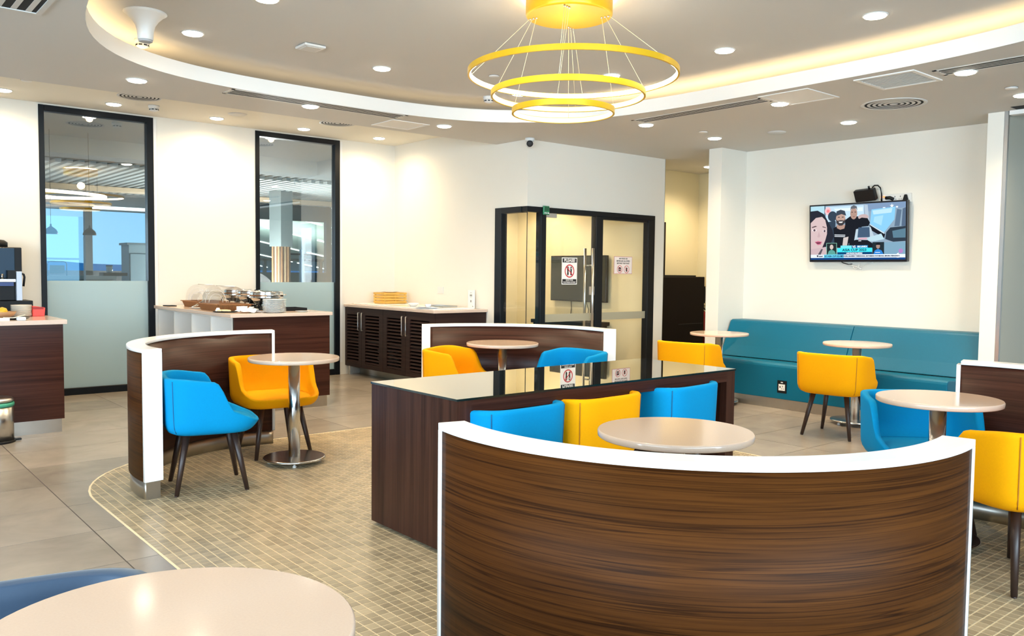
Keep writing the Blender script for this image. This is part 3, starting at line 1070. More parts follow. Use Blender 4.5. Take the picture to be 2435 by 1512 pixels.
def chair_meshes(key, fabric):
    N = 64
    mb = MB()
    rings = []

    def outer(t):
        R = []
        for i in range(N):
            th = 2 * PI * i / N + 0.0245
            x, y = chair_plan(th)
            h = rim_h(y)
            z = CZB + (h - CZB) * t
            a = min(1.0, max(0.0, (z - CZB) / 0.085))
            s = 0.80 + 0.195 * math.sqrt(1 - (1 - a) ** 2) + 0.03 * max(0, (z - CZB - 0.085)) / 0.25
            fr = smooth01((y / CD - 0.45) / 0.5)
            yy = y * s + (0.035 * fr * a)
            R.append((x * s, yy, z))
        return R

    def inner(t):
        R = []
        for i in range(N):
            th = 2 * PI * i / N + 0.0245
            x, y = chair_plan(th)
            h = rim_h(y)
            fr = smooth01((y / CD - 0.45) / 0.5)
            zs = min(0.425, h - 0.004)
            z = h + (zs - h) * t
            s = 0.885 - 0.075 * t
            R.append((x * s, y * s + 0.035 * fr + 0.03 * fr * (1 - t) * 0, z))
        return R

    for t in (0.0, 0.05, 0.12, 0.2, 0.3, 0.42, 0.56, 0.7, 0.84, 0.95):
        rings.append(outer(t))
    o, i_ = outer(1.0), inner(0.0)
    rings.append([(p[0] * .985 + q[0] * .015, p[1] * .985 + q[1] * .015, p[2] - 0.002) for p, q in zip(o, i_)])
    rings.append([(p[0] * .85 + q[0] * .15, p[1] * .85 + q[1] * .15, p[2] + 0.006) for p, q in zip(o, i_)])
    rings.append([(p[0] * .5 + q[0] * .5, p[1] * .5 + q[1] * .5, p[2] + 0.009) for p, q in zip(o, i_)])
    rings.append([(p[0] * .15 + q[0] * .85, p[1] * .15 + q[1] * .85, p[2] + 0.006) for p, q in zip(o, i_)])
    for t in (0.0, 0.12, 0.35, 0.65, 1.0):
        rings.append(inner(t))
    v = [(0, 0, CZB - 0.008)] + [p for R in rings for p in R] + [(0, 0.02, 0.42)]
    f = [(0, 1 + (i + 1) % N, 1 + i) for i in range(N)]
    for k in range(len(rings) - 1):
        for i in range(N):
            a, b = 1 + k * N + i, 1 + k * N + (i + 1) % N
            f.append((a, b, b + N, a + N))
    b0 = 1 + (len(rings) - 1) * N
    f += [(b0 + i, b0 + (i + 1) % N, len(v) - 1) for i in range(N)]
    mb.add(v, f, 0, True)
    seat = MB()
    sv, sf, rr = [], [], []
    for s, z in ((0.76, 0.405), (0.80, 0.415), (0.815, 0.428), (0.80, 0.441), (0.76, 0.449), (0.55, 0.455), (0.28, 0.457)):
        R = []
        for i in range(N):
            x, y = chair_plan(2 * PI * i / N)
            fr = smooth01((y / CD - 0.45) / 0.5)
            R.append((x * s, y * s + 0.045 * fr, z - 0.018 * fr * min(1, s / 0.7)))
        rr.append(R)
    sv = [p for R in rr for p in R] + [(0, 0, 0.4575), (0, 0, 0.405)]
    for k in range(len(rr) - 1):
        for i in range(N):
            a, b = k * N + i, k * N + (i + 1) % N
            sf.append((a, b, b + N, a + N))
    sf += [((len(rr) - 1) * N + i, (len(rr) - 1) * N + (i + 1) % N, len(sv) - 2) for i in range(N)]
    sf += [((i + 1) % N, i, len(sv) - 1) for i in range(N)]
    seat.add(sv, sf, 0, True)
    seams = []
    for sgn in (-1, 1):
        i = min(range(N), key=lambda k: abs((2 * PI * k / N) - (PI * 1.5 + sgn * 0.76)))
        pts = []
        for t in (0.06, 0.15, 0.3, 0.5, 0.7, 0.9, 0.985):
            p = outer(t)[i]
            pts.append((p[0] * 1.002, p[1] * 1.002, p[2]))
        seams.append(MB().tube(pts, 0.0028, 5))
    legs = []
    for sx in (-1, 1):
        for sy in (-1, 1):
            l = MB().tube([(sx * 0.140, sy * 0.135, 0.372), (sx * 0.172, sy * 0.169, 0.19), (sx * 0.205, sy * 0.203, 0.006)], 0.0225, 12, r2=0.0135)
            l.tube([(sx * 0.205, sy * 0.203, 0.007), (sx * 0.206, sy * 0.204, 0.0)], 0.0115, 10)
            legs.append(l)
    return mb, seat, seams, legs


M['seam'] = {'blue': mat('blue_seam', (0.002, 0.10, 0.24), 0.8), 'yellow': mat('yellow_seam', (0.42, 0.15, 0.002), 0.8), 'navy': mat('navy_seam', (0.008, 0.02, 0.04), 0.8)}


def make_chair(key, label, x, y, rz, group='tub chairs'):
    if key not in CH:
        t = thing('tub_chair', label, 'chair', (x, y, 0), rz, group)
        mb, seat, seams, legs = chair_meshes(key, M[key])
        mb.build('shell', M[key], t)
        seat.build('seat', M[key], t)
        for s in seams:
            s.build('seam', M['seam'][key], t)
        for l in legs:
            l.build('leg', M['leg'], t)
        CH[key] = t
        return t
    t = copy_tree(CH[key])
    t.location = (x, y, 0)
    t.rotation_euler = (0, 0, math.radians(rz))
    return tag(t, label, 'chair', group)


CHAIRS = [
    ('blue', 'blue tub chair tucked inside the left booth divider, seen from its side', 1.890, 5.197, -103),
    ('yellow', 'yellow tub chair at the left booth table, facing the camera', 2.625, 5.860, 176),
    ('yellow', 'yellow tub chair left of the table by the glass room divider', 4.215, 5.700, 212),
    ('blue', 'blue tub chair right of the table by the glass room divider', 4.830, 5.030, 88),
    ('blue', 'blue tub chair with its back to us, first of three under the glass-topped table', 2.652, 3.262, 2),
    ('yellow', 'yellow tub chair between two blue ones, under the glass-topped table', 3.236, 3.268, 2),
    ('blue', 'blue tub chair with its back to us, at the far end of the glass-topped table', 3.962, 3.285, 5),
    ('yellow', 'yellow tub chair at the left end of the bench, its back above the glass top', 6.620, 5.130, -80),
    ('yellow', 'yellow tub chair with its back to us at the table under the television', 6.705, 3.655, -84),
    ('blue', 'blue tub chair under the right-hand round table, facing the camera', 4.640, 2.025, 134),
    ('yellow', 'yellow tub chair at the right edge of the frame, its back to us', 4.160, 1.393, -24),
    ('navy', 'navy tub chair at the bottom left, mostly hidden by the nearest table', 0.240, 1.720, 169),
]
for key, lab, x, y, rz in CHAIRS:
    make_chair(key, lab, x, y, rz)

# ---- long glass-topped table on slab ends
BT = thing('slab_table', 'long dark wood table on slab ends with a mirror-like dark glass top', 'table', (3.378, 3.502, 0))
hx, hy = 1.085, 0.385
top = MB().box(-hx + 0.085, hx - 0.085, -hy, hy, 0.692, 0.757)
top.build('top_slab', M['walnut_dark'], BT)
for s in (-1, 1):
    MB().box(min(s * hx, s * (hx - 0.085)), max(s * hx, s * (hx - 0.085)), -hy, hy, 0.018, 0.757).build('side_slab', M['walnut_v'], BT)
    for sy in (-1, 1):
        MB().lathe([(0.018, 0), (0.018, 0.018)], 12, (s * (hx - 0.045), sy * 0.30)).build('levelling_foot', M['black_plastic'], BT)
MB().box(-hx + 0.085, hx - 0.085, 0.330, 0.350, 0.10, 0.692).build('modesty_panel', M['walnut_dark'], BT)
m, nt, p, out = new_mat('dark_mirror_glass')
setin(p, Base_Color=(0.56, 0.56, 0.50, 1), Roughness=0.012, Metallic=1.0)
M['mirror_glass'] = m
M['glass_edge'] = mat('dark_green_glass_edge', (0.004, 0.014, 0.014), 0.1)
gt = MB().box(-hx - 0.004, hx + 0.004, -hy - 0.004, hy + 0.004, 0.7575, 0.768)
gt.mi = [1, 0, 1, 1, 1, 1]
gt.build('glass_top', [M['mirror_glass'], M['glass_edge']], BT)

# ---- teal bench
BN = thing('bench', 'long teal upholstered wall bench with two seat and back panels under the television', 'bench', (0, 0, 0))
by0, by1, bym = 3.10, 5.93, 4.40


def bench_seat(y0, y1):
    pr_ = [(7.552, 0.100), (7.552, 0.425), (7.558, 0.443), (7.575, 0.454), (7.60, 0.457), (7.75, 0.447), (8.22, 0.415), (8.24, 0.36), (8.24, 0.10)]
    n = len(pr_)
    v = [(x, y0, z) for x, z in pr_] + [(x, y1, z) for x, z in pr_]
    return MB().add(v, [tuple(range(n)), tuple(reversed(range(n, 2 * n)))] + [(i, (i + 1) % n, n + (i + 1) % n, n + i) for i in range(n)])


def bench_back(y0, y1):
    pr_ = [(8.18, 0.425), (8.25, 0.55), (8.33, 0.72), (8.372, 0.81), (8.385, 0.826), (8.41, 0.835), (8.62, 0.835), (8.64, 0.82), (8.64, 0.425)]
    n = len(pr_)
    v = [(x, y0, z) for x, z in pr_] + [(x, y1, z) for x, z in pr_]
    return MB().add(v, [tuple(range(n)), tuple(reversed(range(n, 2 * n)))] + [(i, (i + 1) % n, n + (i + 1) % n, n + i) for i in range(n)])


for a, b in ((by0, bym - 0.002), (bym + 0.002, by1)):
    bench_seat(a, b).build('seat_panel', M['teal'], BN, bevel=0.008, seg=2)
    bench_back(a, b).build('back_panel', M['teal'], BN, bevel=0.008, seg=2)
MB().box(7.562, 8.60, by0, by1, 0.0, 0.100).build('kick_plate', M['kick'], BN)
for y in (4.705, 3.803, 5.5):
    f = MB().box(7.546, 7.552, y - 0.052, y + 0.052, 0.165, 0.292).build('socket_frame', M['black_plastic'], BN)
    MB().box(7.5435, 7.546, y - 0.036, y + 0.036, 0.190, 0.255).build('socket_plate', M['white_ware'], f)
    MB().box(7.543, 7.5435, y + 0.012, y + 0.026, 0.218, 0.234).box(7.543, 7.5435, y - 0.012, y - 0.006, 0.225, 0.240).box(7.543, 7.5435, y - 0.023, y - 0.015, 0.205, 0.211).box(7.543, 7.5435, y - 0.004, y + 0.004, 0.205, 0.211).build('socket_hole', M['ink'], f)
    MB().box(7.5435, 7.546, y - 0.012, y + 0.012, 0.268, 0.279).build('usb_port', M['white_ware'], f)

# ================================================================== COUNTERS
LCn = thing('counter', 'dark walnut counter with beige top at the left edge, coffee machine on it', 'counter', (0, 0, 0))
MB().box(-1.6, 1.580, 7.665, 8.34, 0.0, 0.112).build('kick_plate', M['kick'], LCn)
MB().box(-1.6, 1.598, 7.648, 8.36, 0.112, 0.893).build('body', M['walnut_dark'], LCn)
MB().box(-1.6, 1.625, 7.622, 8.385, 0.893, 0.930).build('worktop', M['stone_edge'], LCn, bevel=0.003)

BF = thing('buffet_counter', 'buffet counter with open white cubbies on its side and a dark walnut front', 'counter', (0, 0, 0))
bx0, bx1, bY0, bY1 = 2.995, 3.985, 7.575, 9.78
MB().box(bx0 + 0.03, bx1 - 0.02, bY0 + 0.02, bY1, 0, 0.110).build('kick_plate', M['kick'], BF)
MB().box(bx0 + 0.012, bx1, bY0, bY0 + 0.03, 0.110, 0.912).build('front_panel', M['walnut_dark'], BF)
MB().box(bx1 - 0.03, bx1, bY0 + 0.03, bY1, 0.110, 0.912).build('end_panel', M['walnut_dark'], BF)
MB().box(bx0 + 0.47, bx0 + 0.49, bY0 + 0.03, bY1, 0.110, 0.912).build('back_panel', M['white_trim'], BF)
for k in range(5):
    y = bY0 + 0.03 + k * (bY1 - bY0 - 0.05) / 4
    MB().box(bx0 + 0.012, bx0 + 0.47, y, y + 0.018, 0.128, 0.894).build('cubby_divider', M['white_trim'], BF)
MB().box(bx0 + 0.012, bx0 + 0.47, bY0 + 0.03, bY1, 0.110, 0.128).box(bx0 + 0.012, bx0 + 0.47, bY0 + 0.03, bY1, 0.894, 0.912).build('cubby_shelf', M['white_trim'], BF)
MB().box(bx0 - 0.03, bx1 + 0.02, bY0 - 0.028, bY1, 0.912, 0.945).build('worktop', M['stone_edge'], BF, bevel=0.003)
MB().box(bx1 + 0.004, bx1 + 0.05, bY0 + 0.30, bY0 + 0.6, 0.112, 0.50).build('side_box', M['walnut_dark'], BF)

SB = thing('sideboard', 'dark wenge sideboard with four louvred doors and beige top in the corner', 'sideboard', (0, 0, 0))
sx0, sy0, sy1 = 5.375, 7.755, 9.795
MB().box(sx0 + 0.02, 6.12, sy0, sy0 + 0.02, 0.115, 0.888).box(sx0 + 0.02, 6.12, sy1 - 0.02, sy1, 0.115, 0.888).box(sx0 + 0.50, sx0 + 0.52, sy0 + 0.02, sy1 - 0.02, 0.115, 0.888).box(sx0 + 0.02, 6.12, sy0 + 0.02, sy1 - 0.02, 0.115, 0.135).box(sx0 + 0.025, sx0 + 0.50, sy0 + 0.02, sy1 - 0.02, 0.45, 0.468).build('carcass', M['wenge'], SB)
MB().box(sx0 - 0.02, 6.125, sy0 - 0.022, sy1, 0.888, 0.921).build('worktop', M['stone_edge'], SB, bevel=0.003)
MB().box(sx0 + 0.20, 6.10, sy0 + 0.04, sy1 - 0.04, 0.0, 0.115).build('kick_plate', M['kick'], SB)
for y in (sy0 + 0.06, sy1 - 0.06):
    MB().box(sx0 + 0.03, sx0 + 0.07, y - 0.02, y + 0.02, 0, 0.115).build('leg', M['steel'], SB)
DY = [9.793, 9.365, 8.850, 8.340, 7.757]
for k in range(4):
    ya, yb = DY[k + 1] + 0.002, DY[k] - 0.002
    d = MB()
    l0, l1 = ya + 0.088, yb - 0.088
    if k == 0:
        l0, l1 = ya + 0.075, yb - 0.05
    zb, zt, z0, z1 = 0.122, 0.884, 0.180, 0.795
    d.box(sx0, sx0 + 0.02, ya, l0, zb, zt).box(sx0, sx0 + 0.02, l1, yb, zb, zt).box(sx0, sx0 + 0.02, l0, l1, zb, z0).box(sx0, sx0 + 0.02, l0, l1, z1, zt)
    do = d.build('door', M['wenge'], SB)
    ns = 15
    for q in range(ns):
        z = z0 + (q + 0.5) * (z1 - z0) / ns
        MB().add([(sx0 + 0.001, l0, z - 0.009), (sx0 + 0.001, l1, z - 0.009), (sx0 + 0.019, l1, z + 0.006), (sx0 + 0.019, l0, z + 0.006),
                  (sx0 + 0.001, l0, z - 0.016), (sx0 + 0.001, l1, z - 0.016), (sx0 + 0.019, l1, z - 0.001), (sx0 + 0.019, l0, z - 0.001)],
                 [(0, 1, 2, 3), (4, 7, 6, 5), (0, 4, 5, 1), (2, 6, 7, 3)]).build('slat', M['wenge'], do)
    hy_ = ya + 0.045 if k % 2 == 0 else yb - 0.038
    MB().tube([(sx0, hy_, 0.60), (sx0 - 0.028, hy_, 0.60), (sx0 - 0.030, hy_, 0.602), (sx0 - 0.030, hy_, 0.822), (sx0 - 0.028, hy_, 0.824), (sx0, hy_, 0.824)], 0.0055, 8).build('handle', M['steel'], do)


# ================================================================== TABLEWARE
def lathe_thing(name, label, cat, loc, prof, m, group=None, n=32):
    o = MB().lathe(prof, n).build(name, m)
    o.location = loc
    return tag(o, label, cat, group)


PLATE = [(0.055, 0.0), (0.070, 0.003), (0.108, 0.010), (0.112, 0.0125), (0.108, 0.0135), (0.070, 0.007), (0.0, 0.0065)]


def stack(name, cat, group, loc, prof, n, dz, m, label_of):
    first_ = None
    for k in range(n):
        if first_ is None:
            o = MB().lathe(prof, 36).build(name, m)
            first_ = o
        else:
            o = first_.copy()
            COL.objects.link(o)
        o.location = (loc[0] + random.uniform(-.0015, .0015), loc[1] + random.uniform(-.0015, .0015), loc[2] + k * dz)
        tag(o, label_of(k), cat, group)


ORD = ['lowest', 'second', 'third', 'fourth', 'fifth', 'sixth', 'seventh', 'eighth', 'ninth', 'tenth', 'eleventh', 'twelfth']
# plates on the buffet
stack('dinner_plate', 'plate', 'white plates stacked on the buffet', (3.44, 7.66, 0.945), PLATE, 11, 0.0118, M['white_ware'],
      lambda k: ('topmost white plate of the tall stack on the buffet front' if k == 10 else '%s white plate%s in the tall stack on the buffet' % (ORD[k], '' if k == 0 else ' from the bottom')))
lathe_thing('saucer', 'single white saucer right of the plate stack on the buffet', 'plate', (3.74, 7.68, 0.945), [(0.03, 0), (0.065, 0.008), (0.068, 0.011), (0.03, 0.006), (0, 0.006)], M['white_ware'])
bt = thing('serving_tray', 'low black serving tray at the right rear of the plate stack on the buffet', 'tray', (3.72, 8.02, 0.945))
MB().box(-0.16, 0.16, -0.12, 0.12, 0, 0.006).build('base', M['black_plastic'], bt)
MB().box(-0.175, 0.175, -0.135, -0.12, 0.004, 0.030).box(-0.175, 0.175, 0.12, 0.135, 0.004, 0.030).box(-0.175, -0.16, -0.12, 0.12, 0.004, 0.030).box(0.16, 0.175, -0.12, 0.12, 0.004, 0.030).build('rim', M['black_plastic'], bt)
sp = thing('slate_plate', 'black round plate with pale food at the front of the buffet', 'plate', (3.075, 7.955, 0.945))
MB().lathe([(0.09, 0), (0.115, 0.006), (0.12, 0.010), (0.09, 0.008), (0, 0.008)], 32).build('plate', M['black_plastic'], sp)
fd = MB()
for k in range(14):
    a, r = random.uniform(0, 6.28), random.uniform(0, 0.075)
    fd.lathe([(0.004, 0.006), (0.020, 0.010), (0.022, 0.016), (0.012, 0.024)], 8, (r * math.cos(a), r * math.sin(a)))
f_ = fd.build('food_pieces', M['food'], sp)
f_['kind'] = 'stuff'
np_ = thing('cloth_napkin', 'crumpled white napkin left of the plate stack on the buffet', 'napkin', (3.232, 7.765, 0.945), 20)
cl = MB()
G = 13
vv = []
for i in range(G):
    for j in range(G):
        u, w = i / (G - 1) - .5, j / (G - 1) - .5
        z = 0.012 + 0.034 * (1 - 4 * u * u) * (1 - 3 * w * w) + 0.015 * math.sin(9 * u + 5 * w) * math.cos(7 * w - 2 * u)
        vv.append((u * 0.21 + 0.02 * math.sin(8 * w), w * 0.17 + 0.02 * math.sin(7 * u), max(0.001, z)))
cl.add(vv, [(i * G + j, i * G + j + 1, (i + 1) * G + j + 1, (i + 1) * G + j) for i in range(G - 1) for j in range(G - 1)], 0, False)
cl.build('cloth', M['paper'], np_, fixn=False)
MB().prism([(0.02, -0.02), (0.11, 0.05), (0.105, 0.065), (0.01, 0.01)], 0.045, 0.052).prism([(0.02, -0.05), (0.105, -0.02), (0.10, 0.02), (0.02, -0.01)], 0.028, 0.034).prism([(-0.10, 0.0), (-0.02, 0.0), (-0.02, 0.06), (-0.10, 0.06)], 0.03, 0.062).build('folded_corner', M['paper'], np_)


def bread_basket(label, x, y, rz, lx, ly):
    t = thing('bread_basket', label, 'basket', (x, y, 0.945), rz, 'covered bread baskets on the buffet')
    b = MB()
    o = 0.022
    b.add([(-lx + o, -ly + o, 0), (lx - o, -ly + o, 0), (lx - o, ly - o, 0), (-lx + o, ly - o, 0), (-lx, -ly, 0.062), (lx, -ly, 0.062), (lx, ly, 0.062), (-lx, ly, 0.062),
           (-lx + o, -ly + o, 0.062), (lx - o, -ly + o, 0.062), (lx - o, ly - o, 0.062), (-lx + o, ly - o, 0.062), (-lx + 2 * o, -ly + 2 * o, 0.01), (lx - 2 * o, -ly + 2 * o, 0.01), (lx - 2 * o, ly - 2 * o, 0.01), (-lx + 2 * o, ly - 2 * o, 0.01)],
          [(3, 2, 1, 0), (0, 1, 5, 4), (1, 2, 6, 5), (2, 3, 7, 6), (3, 0, 4, 7), (4, 5, 9, 8), (5, 6, 10, 9), (6, 7, 11, 10), (7, 4, 8, 11),
           (8, 9, 13, 12), (9, 10, 14, 13), (10, 11, 15, 14), (11, 8, 12, 15), (12, 13, 14, 15)])
    tr = b.build('tray', M['wicker'], t)
    rb = MB()
    for k in range(int(2 * lx / 0.016)):
        x_ = -lx + 0.02 + k * 0.016
        if x_ < lx - 0.02:
            rb.tube([(x_, -ly + o - 0.002, 0.002), (x_, -ly - 0.002, 0.06)], 0.0035, 5)
    for k in range(int(2 * ly / 0.016)):
        y_ = -ly + 0.02 + k * 0.016
        if y_ < ly - 0.02:
            rb.tube([(lx - o + 0.002, y_, 0.002), (lx + 0.002, y_, 0.06)], 0.0035, 5).tube([(-lx + o - 0.002, y_, 0.002), (-lx - 0.002, y_, 0.06)], 0.0035, 5)
    w = rb.build('wicker_strands', M['wicker'], t)
    w['kind'] = 'stuff'
    MB().box(-lx - 0.012, lx + 0.012, -ly - 0.012, -ly + 0.01, 0.060, 0.068).box(-lx - 0.012, lx + 0.012, ly - 0.01, ly + 0.012, 0.060, 0.068).box(-lx - 0.012, -lx + 0.01, -ly, ly, 0.060, 0.068).box(lx - 0.01, lx + 0.012, -ly, ly, 0.060, 0.068).build('rim', M['wicker'], t)
    r, n = ly - 0.03, 18
    v, f = [], []
    for q, xx in enumerate((-lx + 0.025, lx - 0.025)):
        for i in range(n + 1):
            a = PI * i / n
            v.append((xx, -r * math.cos(a), 0.068 + 0.175 * math.sin(a) ** 0.8))
    f = [(i, i + 1, n + 2 + i, n + 1 + i) for i in range(n)] + [tuple(range(n + 1)), tuple(reversed(range(n + 1, 2 * n + 2)))]
    d = MB().add(v, f, 0, False)
    d.build('roll_top_cover', M['acrylic'], t, fixn=True)
    MB().tube([(-lx + 0.02, -0.008, 0.245), (lx - 0.02, -0.008, 0.245)], 0.005, 6).build('ridge', M['white_ware'], t)
    for q, a in enumerate((0.5, 0.75)):
        MB().tube([(lx - 0.024, -r * math.cos(PI * i / 14) * a, 0.07 + 0.175 * a * math.sin(PI * i / 14)) for i in range(15)], 0.003, 5).build('cover_edge', M['white_ware'], t)
    return t


bread_basket('clear domed bread basket at the back corner of the buffet, against the wall', 3.32, 9.18, 90, 0.24, 0.165)
bread_basket('clear domed bread basket nearest the front on the buffet', 3.22, 8.35, 90, 0.26, 0.175)


def chafing_dish(label, x, y):
    t = thing('chafing_dish', label, 'chafing dish', (x, y, 0.945), 0, 'chrome chafing dishes on the buffet')
    MB().box(-0.17, 0.17, -0.15, 0.15, 0, 0.012).build('base', M['black_plastic'], t, bevel=.003)
    for sx in (-1, 1):
        for sy in (-1, 1):
            MB().tube([(sx * .14, sy * .12, 0.012), (sx * .13, sy * .11, 0.095)], 0.009, 8).build('leg', M['black_plastic'], t)
    MB().lathe([(0.09, 0.055), (0.13, 0.075), (0.155, 0.105), (0.160, 0.118), (0.178, 0.122), (0.178, 0.127), (0.150, 0.127)], 40).build('pan', M['chrome'], t)
    MB().lathe([(0.172, 0.128), (0.172, 0.165), (0.166, 0.178), (0.170, 0.182), (0.155, 0.190), (0.0, 0.196)], 40).build('lid', M['chrome'], t)
    MB().tube([(-0.06, -0.172, 0.150), (-0.06, -0.20, 0.152), (0.06, -0.20, 0.152), (0.06, -0.172, 0.150)], 0.006, 8).tube([(0.17, -0.03, 0.15), (0.205, -0.03, 0.152), (0.205, 0.03, 0.152), (0.17, 0.03, 0.15)], 0.005, 8).build('handle', M['chrome'], t)
    MB().lathe([(0.03, 0.012), (0.032, 0.05), (0.022, 0.054)], 16).build('burner', M['steel'], t)


chafing_dish('chrome chafing dish nearest the plate stack on the buffet', 3.66, 8.34)
chafing_dish('chrome chafing dish in the middle of the three on the buffet', 3.72, 8.83)
chafing_dish('chrome chafing dish farthest back on the buffet, by the window frame', 3.74, 9.32)
lathe_thing('side_plate', 'small white plate before the rear bread basket on the buffet', 'plate', (3.10, 8.80, 0.945), [(0.035, 0), (0.075, 0.008), (0.08, 0.012), (0.04, 0.006), (0, 0.006)], M['white_ware'])
tg = thing('serving_tongs', 'steel tongs on the small white plate on the buffet', 'tongs', (3.10, 8.80, 0.953), 30)
MB().tube([(-0.08, 0, 0.012), (0, 0.012, 0.03), (0.10, 0.004, 0.075)], 0.004, 6).build('arm', M['chrome'], tg)
MB().tube([(-0.08, 0, 0.012), (0, -0.012, 0.026), (0.10, -0.004, 0.070)], 0.004, 6).build('arm', M['chrome'], tg)
tag(MB().add([(3.010, 8.03, .945), (3.05, 8.01, .945), (3.05, 8.05, .945), (3.01, 8.07, .945), (3.022, 8.04, .985), (3.045, 8.03, .985)], [(0, 1, 5, 4), (3, 2, 5, 4), (0, 4, 3), (1, 2, 5), (0, 3, 2, 1)]).build('label_card', M['paper']), 'small white folded label card before the front bread basket', 'card')
ph = tag(MB().box(3.00, 3.10, 9.42, 9.58, 0.945, 0.955).build('menu_folder', M['black_plastic'], bevel=.002), 'thin black folder at the far left corner of the buffet', 'folder')

# on the left counter
BK = thing('back_counter', 'low dark back counter by the window wall, carrying the coffee machine', 'counter', (0, 0, 0))
MB().box(-1.6, 1.44, 9.10, 9.77, 0.0, 0.895).build('body', M['walnut_dark'], BK)
MB().box(-1.6, 1.46, 9.08, 9.78, 0.895, 0.93).build('worktop', M['stone_edge'], BK, bevel=0.003)
CMx = thing('coffee_machine', 'tall black coffee machine with dark blue front at the left edge of the frame', 'coffee machine', (1.265, 9.42, 0.930))
MB().box(-0.40, 0.41, -0.16, 0.20, 0, 0.102).build('base', M['black_plastic'], CMx, bevel=.004)
MB().box(-0.40, 0.335, -0.08, 0.20, 0.102, 0.618).build('body', M['black_plastic'], CMx, bevel=.006)
MB().box(-0.40, 0.272, -0.092, -0.081, 0.32, 0.610).build('front_panel', M['machine_blue'], CMx, bevel=.003)
MB().box(-0.40, 0.268, -0.15, -0.081, 0.285, 0.310).build('cup_shelf', M['steel'], CMx)
MB().box(0.20, 0.266, -0.16, -0.093, 0.312, 0.395).build('spout_block', M['black_plastic'], CMx)
MB().lathe([(0.012, 0.312), (0.012, 0.36)], 12, (0.16, -0.12)).build('spout', M['steel'], CMx)
MB().box(0.274, 0.322, -0.155, -0.10, 0.104, 0.385).build('side_panel', mat('pale_blue_panel', (0.62, 0.68, 0.80), 0.3), CMx, bevel=.003)
MB().tube([(0.323, -0.12, 0.365), (0.342, -0.12, 0.355), (0.348, -0.12, 0.33), (0.338, -0.12, 0.24)], 0.010, 10).build('steam_wand', M['black_plastic'], CMx)
MB().box(0.05, 0.25, -0.155, -0.093, 0.245, 0.280).build('drip_tray', mat('blue_tray', (0.02, 0.05, 0.2), 0.4), CMx)
MB().lathe([(0.15, 0.618), (0.15, 0.665), (0.12, 0.688), (0.05, 0.695)], 28, (0.09, 0.06)).build('bean_hopper', M['black_plastic'], CMx)
BOWL = [(0.045, 0), (0.075, 0.010), (0.082, 0.016), (0.078, 0.017), (0.045, 0.006), (0, 0.006)]
stack('bowl', 'bowl', 'cream bowls stacked on the left counter', (1.405, 8.275, 0.930), BOWL, 9, 0.0105, M['cream_ware'],
      lambda k: ('topmost cream bowl of the stack on the left counter' if k == 8 else '%s cream bowl%s in the stack on the left counter' % (ORD[k], '' if k == 0 else ' from the bottom')))
rbx = thing('napkin_box', 'red plastic box right of the bowls on the left counter', 'box', (1.542, 8.30, 0.930))
MB().add([(-0.055, -0.05, 0), (0.038, -0.05, 0), (0.038, 0.05, 0), (-0.055, 0.05, 0), (-0.055, -0.05, 0.092), (0.045, -0.05, 0.075), (0.045, 0.05, 0.075), (-0.055, 0.05, 0.092)],
         [(0, 3, 2, 1), (4, 5, 6, 7), (0, 1, 5, 4), (1, 2, 6, 5), (2, 3, 7, 6), (3, 0, 4, 7)]).build('body', M['red'], rbx, bevel=.003)
MB().box(-0.052, 0.030, -0.053, -0.0502, 0.062, 0.082).build('opening', mat('deep_red', (0.30, 0.012, 0.010), 0.5), rbx)
wd = thing('wooden_bowl', 'wide wooden bowl with yellow fruit left of the cream bowls', 'bowl', (1.20, 8.06, 0.930))
M['fruit'] = mat('fruit_yellow', (0.70, 0.42, 0.02), 0.45)
MB().lathe([(0.06, 0), (0.11, 0.02), (0.135, 0.055), (0.128, 0.056), (0.10, 0.026), (0, 0.02)], 32).build('bowl', mat('pale_wood', (0.42, 0.23, 0.11), 0.45, var=.2, vscale=14), wd)
for k, (a, b, w_) in enumerate(((-0.05, 0.0, 'left'), (0.035, 0.03, 'right'), (0.02, -0.05, 'front'))):
    tag(MB().lathe([(0.004, 0.952), (0.03, 0.962), (0.042, 0.987), (0.03, 1.012), (0.004, 1.022)], 18, (1.20 + a, 8.06 + b)).build('yellow_fruit', M['fruit']), 'yellow fruit at the %s of the wooden bowl on the left counter' % w_, 'fruit', 'yellow fruit in the wooden bowl')
bk = thing('black_plate', 'black plate with a pale lettuce-wrapped spoon at the left counter edge', 'plate', (1.30, 7.83, 0.930))
MB().lathe([(0.05, 0), (0.085, 0.010), (0.09, 0.014), (0.05, 0.007), (0, 0.007)], 28).build('plate', M['black_plastic'], bk)
MB().tube([(-0.10, 0, 0.016), (-0.03, 0, 0.012), (0.06, 0.01, 0.035)], 0.006, 8).build('spoon', M['cream_ware'], bk)
tag(MB().box(1.10, 1.22, 7.66, 7.72, 0.930, 0.952).build('card_block', M['paper'], bevel=.001), 'white card block lying at the front edge of the left counter', 'card')
tag(MB().prism([(1.270, 7.655), (1.335, 7.655), (1.335, 7.70), (1.270, 7.70)], 0.930, 0.958).build('sugar_holder', mat('pale_blue_plastic', (0.62, 0.68, 0.74), 0.4), bevel=.006), 'small pale blue holder at the front edge of the left counter', 'holder')
bn = thing('pedal_bin', 'steel pedal bin with green liner standing against the left counter', 'bin', (1.085, 7.475, 0))
MB().lathe([(0.128, 0.0), (0.128, 0.02)], 40).build('base_ring', M['black_plastic'], bn)
MB().lathe([(0.118, 0.02), (0.118, 0.290)], 40, cap=True).build('body', M['steel'], bn)
MB().lathe([(0.122, 0.283), (0.125, 0.300), (0.122, 0.312), (0.119, 0.312)], 40).build('liner', M['green_bag'], bn)
ld = MB().lathe([(0.120, 0.0), (0.122, 0.012), (0.110, 0.030), (0.06, 0.040), (0.004, 0.042)], 40).build('lid', M['steel'], bn)
ld.location = (0, 0, 0.315)
